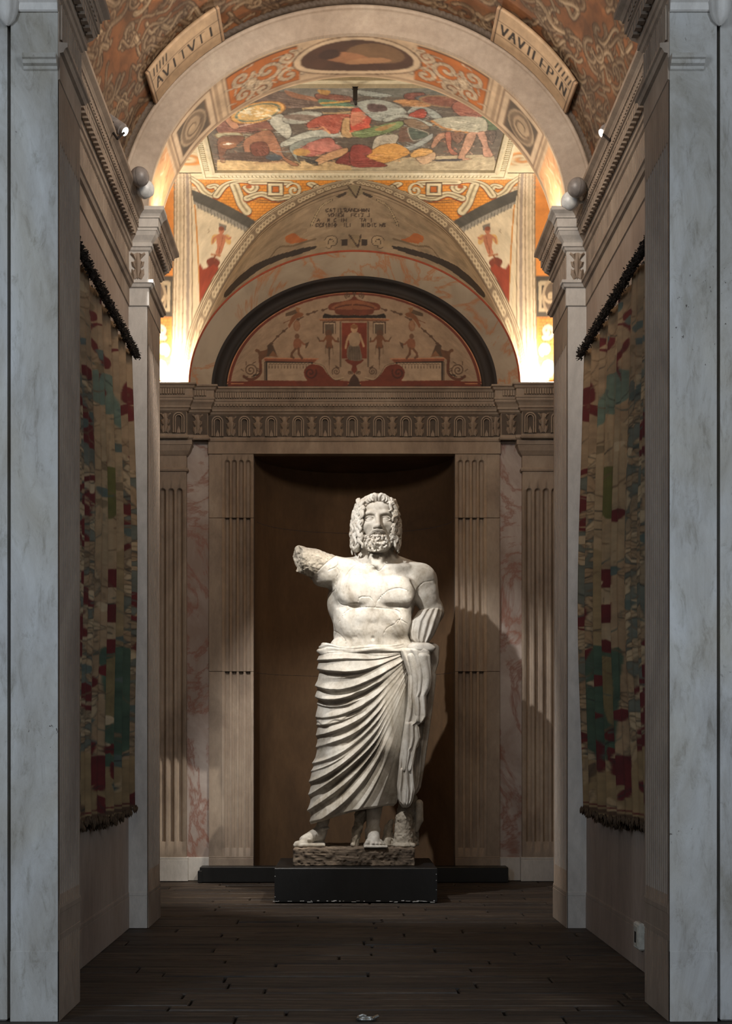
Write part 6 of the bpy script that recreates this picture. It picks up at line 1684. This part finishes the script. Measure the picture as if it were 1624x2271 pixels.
px_ = (1 - t_) ** 2 * s_x + 2 * t_ * (1 - t_) * c_x + t_ ** 2 * e_x; pv_ = (1 - t_) ** 2 * s_v + 2 * t_ * (1 - t_) * c_v + t_ ** 2 * e_v
kd = kdtree.KDTree(px_.size)
for i, (a, b) in enumerate(zip(px_.ravel(), pv_.ravel())): kd.insert((a, b, 0), i)
kd.balance()
AAf = np.broadcast_to(aa[:, None], px_.shape).ravel(); TTf = np.broadcast_to(t_, px_.shape).ravel()
nth, nv = 420, 330
th = np.linspace(0, 2 * PI, nth, endpoint=False)
hem_x = np.array([680, 690, 740, 795, 868, 920.]); hem_v = np.array([1831, 1829, 1813, 1797, 1786, 1784.])
q = np.linspace(0, 1, nv)[:, None]
cosb = np.cos(th)[None]; sinb = np.sin(th)[None]
xr = 790 + 95 * cosb; hem = np.interp(xr, hem_x, hem_v); hem = np.where(sinb < 0, np.maximum(hem, 1788), hem)
Vv = 1437 + (hem - 1437) * q
Lx = np.interp(Vv, TB[:, 0], TB[:, 1]); Rx = np.interp(Vv, TB[:, 0], TB[:, 2]); dp = np.interp(Vv, [1424, 1480, 1560, 1660, 1760, 1830], [56, 62, 60, 56, 52, 50])
sg = np.sign(sinb); tuck = 1 - .16 * np.clip((1452 - Vv) / 15, 0, 1); Lx, Rx = (Lx + Rx) / 2 - (Rx - Lx) / 2 * tuck, (Lx + Rx) / 2 + (Rx - Lx) / 2 * tuck; dp = dp * tuck
Xx = (Lx + Rx) / 2 + (Rx - Lx) / 2 * cosb; Yy = -sg * dp * np.abs(sinb) ** .82
fr_ = np.clip(sinb * 3, 0, 1)
Yy -= fr_ * (16 * np.exp(-((Xx - 856) / 34) ** 2 - ((Vv - 1600) / 95) ** 2) + 10 * np.exp(-((Xx - 862) / 22) ** 2 - ((Vv - 1662) / 26) ** 2) + 12 * np.exp(-((Xx - 738) / 30) ** 2 - ((Vv - 1640) / 80) ** 2))
A0 = np.zeros(Xx.shape); T0 = np.zeros(Xx.shape)
for i in range(nv):
    for j in range(nth):
        if sinb[0, j] > -.25:
            k = kd.find((Xx[i, j], Vv[i, j], 0))[1]; A0[i, j] = AAf[k]; T0[i, j] = TTf[k]
# soften the look-up
for _ in range(2):
    A0[:, 1:-1] = (A0[:, :-2] + 2 * A0[:, 1:-1] + A0[:, 2:]) / 4; A0[1:-1] = (A0[:-2] + 2 * A0[1:-1] + A0[2:]) / 4
wob = .013 * np.sin(3.6 * T0 + 6 * A0) + .005 * np.sin(9 * T0 - 17 * A0 + 2)
Aw = A0 + wob * np.clip(T0 * 2, 0, 1)
RDG = [(-.03, 5, .03, .012, 0), (.02, 6, .03, .012, 0), (.075, 8, .04, .012, 0), (.115, 4, .02, .01, .35), (.165, 8, .045, .012, 0), (.222, 6, .05, .012, .05), (.27, 4, .02, .009, .4), (.325, 5, .04, .012, 0),
       (.37, 4, .016, .01, .35), (.42, 6, .03, .012, 0), (.5, 6, .026, .012, .1), (.585, 7, .03, .012, 0), (.63, 3.5, .014, .01, .5), (.68, 7.5, .034, .012, 0), (.765, 8, .03, .013, .05), (.862, 8, .03, .014, 0),
       (.965, 8, .035, .014, .05), (1.08, 5, .03, .016, .1), (1.2, 3.5, .022, .016, .3), (1.32, 4.5, .022, .014, 0)]
GRV = [(.722, 8, .016, .22, .95), (.815, 11, .018, .2, .92), (.915, 12, .02, .2, .86), (.55, 6, .013, .1, .75), (.455, 5, .012, .2, .85), (1.02, 8, .018, .3, .75), (.195, 6, .012, .25, .95), (.252, 8, .013, .15, .9)]
T1 = np.clip(T0, 0, 1)
prof_ = np.zeros(Aw.shape)
for i, (ac, hh_, wu, wd, t0) in enumerate(RDG):
    x = Aw - ac - .008 * math.sin(i * 2.3) * np.sin(5 * T1 + i)
    h_ = 1.75 * hh_ * np.where(x < 0, np.exp(-(np.abs(x) / wu) ** 1.15), np.exp(-(x / wd) ** 1.6)) * (.82 + .18 * np.sin(7 * T1 + 1.7 * i))
    if t0 > 0: h_ = h_ * np.clip((T1 - t0) / .25, 0, 1)
    prof_ = np.maximum(prof_, h_) + .12 * np.minimum(prof_, h_)
for i, (ac, dd, ww, t0, t1) in enumerate(GRV):
    prof_ = prof_ - dd * np.exp(-np.abs((Aw - ac - .01 * np.sin(4 * T1 + i)) / ww) ** 1.6) * np.clip((T1 - t0) / .2, 0, 1) * np.clip((t1 - T1) / .12, 0, 1)
def stp(x, w): return 1 / (1 + np.exp(np.clip(x / w, -30, 30)))
prof_ = prof_ + 7 * stp(Aw - .232 - .012 * np.sin(9 * T0) - .006 * np.sin(31 * T0), .0025) + 4.5 * stp(Aw - .335 + .02 * np.sin(6 * T0) - .009 * np.sin(37 * T0) - .05 * np.clip(T0 - .6, 0, 1), .0025) * np.clip((T0 - .35) * 5, 0, 1)
ramp_t = (.3 + .7 * np.clip((T1 - .04) / .45, 0, 1) ** .8) * (1 - .35 * np.clip((T1 - .85) / .15, 0, 1))
smoothz = 1 - .9 * np.exp(-((Xx - 866 + .06 * (Vv - 1600)) / 24) ** 4 - ((Vv - 1585) / 105) ** 4)       # cloth stretched over the thigh
smooth2 = 1 - .55 * np.exp(-((Xx - 722) / 22) ** 2 - ((Vv - 1665) / 30) ** 2)
fold = prof_ * ramp_t * smoothz * smooth2 + .35 * np.sin(Aw * 130 + 6 * T0) * ramp_t * smoothz
fold = np.where(sinb > -.25, fold, 0)
back = 7 * np.maximum(0, np.sin(th * 9))[None] * np.clip(-sinb * 4, 0, 1)
fold = fold * np.clip((sinb + .25) * 4, 0, 1) + back
hemf = np.clip((q - .985) / .015, 0, 1)
fold = fold - 5 * hemf
Xx = Xx + cosb * fold * .9; Yy = Yy - np.clip(sinb, -1, 1) * fold; 
Vv = Vv + fold * .22 * np.clip(sinb, 0, 1) * (T1 < .98)
sk = np.stack([Xx, Yy, Vv], -1)
sk = np.concatenate([sk, sk[-1:] * np.array([1, .93, 1]) + np.array([0, 0, -1.0]), (sk[-1:] - np.array([790, 0, 0])) * np.array([.84, .8, 1]) + np.array([790, 0, -7])], 0)
parts = [(sk.reshape(-1, 3), grid_faces(nth, nv + 2, True)[:, ::-1])]

def loft(vs, Lf, Rf, yc, d, folds, nthl=120, amp=4, seed=0, tilt=0.0):
    """closed fold-bundle: outline left/right per height, depth centre yc, half depth d, vertical grooves"""
    r = np.random.default_rng(seed); t = np.linspace(0, 2 * PI, nthl, endpoint=False)[None]; vs = np.asarray(vs)[:, None]
    L_ = np.interp(vs, [p[0] for p in Lf], [p[1] for p in Lf]); R_ = np.interp(vs, [p[0] for p in Rf], [p[1] for p in Rf])
    c, s = np.cos(t), np.sin(t); x = (L_ + R_) / 2 + (R_ - L_) / 2 * np.sign(c) * np.abs(c) ** .8; u_ = (x - L_) / np.maximum(R_ - L_, 1)
    yy = np.interp(vs, [p[0] for p in yc], [p[1] for p in yc]) - d * np.sign(s) * np.abs(s) ** .7
    ph = folds * u_ * 2 * PI + .6 * np.sin((vs - vs[0]) / 37 + seed) + .35 * np.sin((vs - vs[0]) / 15 + 2 * seed)
    g_ = np.where(np.sin(ph) > 0, np.sin(ph) ** .7 if False else np.abs(np.sin(ph)) ** .7, -.4 * np.abs(np.sin(ph)))
    yy = yy - np.sign(s) * amp * g_ * np.abs(s) ** .5 + tilt * (u_ - .5)
    e_ = np.minimum(np.arange(len(vs)), len(vs) - 1 - np.arange(len(vs))) * abs(float(vs[1, 0] - vs[0, 0])); e_ = np.sqrt(np.clip(1 - (1 - np.clip(e_ / 9, 0, 1)) ** 2, .02, 1))[:, None]
    x = (L_ + R_) / 2 + (x - (L_ + R_) / 2) * (.55 + .45 * e_); ym = yy.mean(1, keepdims=True); yy = ym + (yy - ym) * e_
    P = np.stack([x, yy, np.broadcast_to(vs, x.shape)], -1)
    ends = [P[:1] * 0 + P[:1].mean(1, keepdims=True), P[-1:] * 0 + P[-1:].mean(1, keepdims=True)]
    P = np.concatenate([ends[0], P, ends[1]], 0)
    return P.reshape(-1, 3), grid_faces(nthl, len(P), True)[:, ::-1]
# twisted roll at the waist
n_ = 150; t = np.linspace(.02, PI - .02, n_); base = np.stack([814 - 98 * np.cos(t), -2 - 62 * np.sin(t), np.interp(-np.cos(t), [-1, -.6, 0, .6, 1], [1444, 1452, 1450, 1444, 1440])], 1)
for dv, r0, sd in ((0, 10, 0), (-10, 6.5, 1), (11, 8, 2)):
    w = 26; ps = np.linspace(0, 2 * PI, w, endpoint=False); ring_ = []
    for i in range(n_):
        d = base[min(i + 1, n_ - 1)] - base[max(i - 1, 0)]; d /= np.linalg.norm(d); nn = np.array([base[i][0] - 814, base[i][1] * 1.6, 0]); nn -= d * nn.dot(d); nn /= np.linalg.norm(nn); bb = np.cross(d, nn)
        tap = r0 * (1 + .12 * math.sin(i * .11 + sd)) * (1.1 - .35 * i / n_)
        rr = tap * (1 + .16 * np.cos(3 * ps + i * .07 + sd) + .08 * np.cos(5 * ps - i * .1))
        dd = dv * (1 - .6 * i / n_) + 1.5 * math.sin(i * .13 + sd)
        ring_.append(base[i] + np.array([0, 0, dd]) + nn * (rr * np.cos(ps))[:, None] + bb * (rr * np.sin(ps))[:, None])
    P = np.array(ring_); parts.append((P.reshape(-1, 3), grid_faces(w, n_, True)))
# sleeve of cloth over the forearm
parts.append(loft(np.linspace(1347, 1434, 50), [(1347, 944), (1356, 928), (1380, 911), (1405, 905), (1420, 908), (1434, 922)], [(1347, 972), (1352, 981), (1366, 979), (1390, 971), (1410, 962), (1424, 952), (1434, 944)], [(1347, 0), (1380, -14), (1434, -22)], 24, 4.2, 110, 3.2, 3))
# knot and strap on the hip
parts.append(loft(np.linspace(1428, 1452, 18), [(1428, 905), (1440, 900), (1452, 908)], [(1428, 952), (1440, 964), (1452, 958)], [(1428, -40), (1452, -46)], 16, 1.2, 60, 2, 5))
# cascade of zigzag folds in front of the hip
zl = [(1440, 880), (1470, 893), (1500, 903), (1560, 902), (1620, 893), (1680, 884), (1740, 879), (1770, 881), (1789, 888)]
zr = [(1440, 944), (1452, 951), (1490, 953), (1515, 952), (1536, 946), (1548, 936), (1553, 938), (1590, 941), (1603, 936), (1609, 924), (1614, 927), (1636, 931), (1656, 926), (1664, 918), (1670, 920), (1700, 915), (1726, 917), (1752, 919), (1774, 914), (1789, 906)]
parts.append(loft(np.linspace(1440, 1789, 240), zl, zr, [(1440, -46), (1560, -50), (1700, -44), (1789, -38)], 15, 2.3, 130, 4.5, 1, -8))
parts.append(loft(np.linspace(1452, 1606, 90), [(1452, 899), (1520, 912), (1580, 914), (1606, 920)], [(1452, 950), (1510, 954), (1530, 951), (1546, 942), (1590, 942), (1606, 932)], [(1452, -58), (1606, -60)], 8, 1.6, 90, 3, 7, -6))
parts.append(loft(np.linspace(1600, 1712, 70), [(1600, 896), (1660, 888), (1712, 889)], [(1600, 922), (1640, 929), (1656, 922), (1690, 913), (1712, 908)], [(1600, -56), (1712, -54)], 8, 1.3, 80, 3, 9, -4))
parts.append(loft(np.linspace(1700, 1786, 60), [(1700, 884), (1750, 880), (1775, 884), (1786, 892)], [(1700, 914), (1750, 918), (1772, 914), (1786, 906)], [(1700, -50), (1786, -46)], 9, 2.6, 80, 3.4, 11))
# the mantle falling down the back of the hip
parts.append(loft(np.linspace(1424, 1764, 150), [(1424, 905), (1764, 890)], [(1424, 966), (1436, 975), (1470, 973), (1492, 966), (1500, 968), (1560, 961), (1640, 950), (1700, 941), (1745, 933), (1764, 922)], [(1424, 6), (1600, 2), (1764, -6)], 22, 4.2, 120, 4, 2, -10))
v, f = merge(parts); spart('mantle', v, f, M['marble'])

# ---- tree trunk support, strut with the snake, broken end of the mantle
S_ = Field((770, -64, 1740), (948, 60, 1882), 1.3)
S_.cone((895, -12, 1818), (894, -14, 1884), 19, 23, 4); S_.ell((895, -14, 1812), (17, 16, 12), 5)
S_.box((872, -40, 1868), (920, 20, 1884), 4, 4)
S_.cone((905, 14, 1730), (900, 14, 1884), 17, 24, 6); S_.cone((918, 10, 1772), (916, 12, 1884), 9, 14, 6)
S_.cone((862, 10, 1835), (860, -6, 1884), 9, 16, 6); S_.cone((868, 6, 1822), (852, -20, 1884), 5, 8, 4)
S_.cone((806, 12, 1760), (800, 10, 1812), 15, 13, 6); S_.cone((800, 10, 1812), (793, 2, 1840), 12, 10, 5); S_.cone((793, 2, 1840), (784, -16, 1884), 10, 9, 5); S_.path([(806, -2, 1800), (792, -8, 1815), (800, -10, 1832), (790, -14, 1850), (782, -24, 1872)], 6, 5, 2)
S_.D += 1.6 * S_.noise(7, 21) + 1.0 * S_.noise(3.5, 22)
S_.cone((929, -6, 1782), (930, -8, 1818), 9.5, 9, 3); S_.cone((930, -8, 1818), (924, -8, 1842), 8, 4, 3)
S_.plane((0, 0, 1875.2), (0, 0, 1))
v, f = S_.mesh(); spart('tree_trunk_support', v, f, M['rough_marble'])

# ---- rough stone slab under the feet
bx0, bx1 = [VPU + (at(u, 0, 8.12)[0] - CX) / K for u in (651, 920)]
B_ = Field((bx0 - 8, -82, 1866), (bx1 + 8, 92, 1922), 1.9)
zb = VPV - (.2295 - CH) / K
B_.box((bx0, (8.125 - YS) / K, 1875), (bx1, 84, zb + 4), 4)
B_.D += 2.4 * B_.noise(12, 1) + 2.0 * B_.noise(5, 2) + .8 * (np.sin(B_.ax[2] * 1.1)[None, None] * (B_.noise(30, 3) + .3))
pit = B_.noise(4, 7); B_.D += np.clip(pit - .45, 0, 1) * 7
top_ = (B_.ax[2] < 1874.0); B_.D[:, :, top_] = np.maximum(B_.D[:, :, top_], 1.0)
B_.plane((0, 0, zb), (0, 0, 1))
v, f = B_.mesh(); spart('base_slab', v, f, M['travertine'])
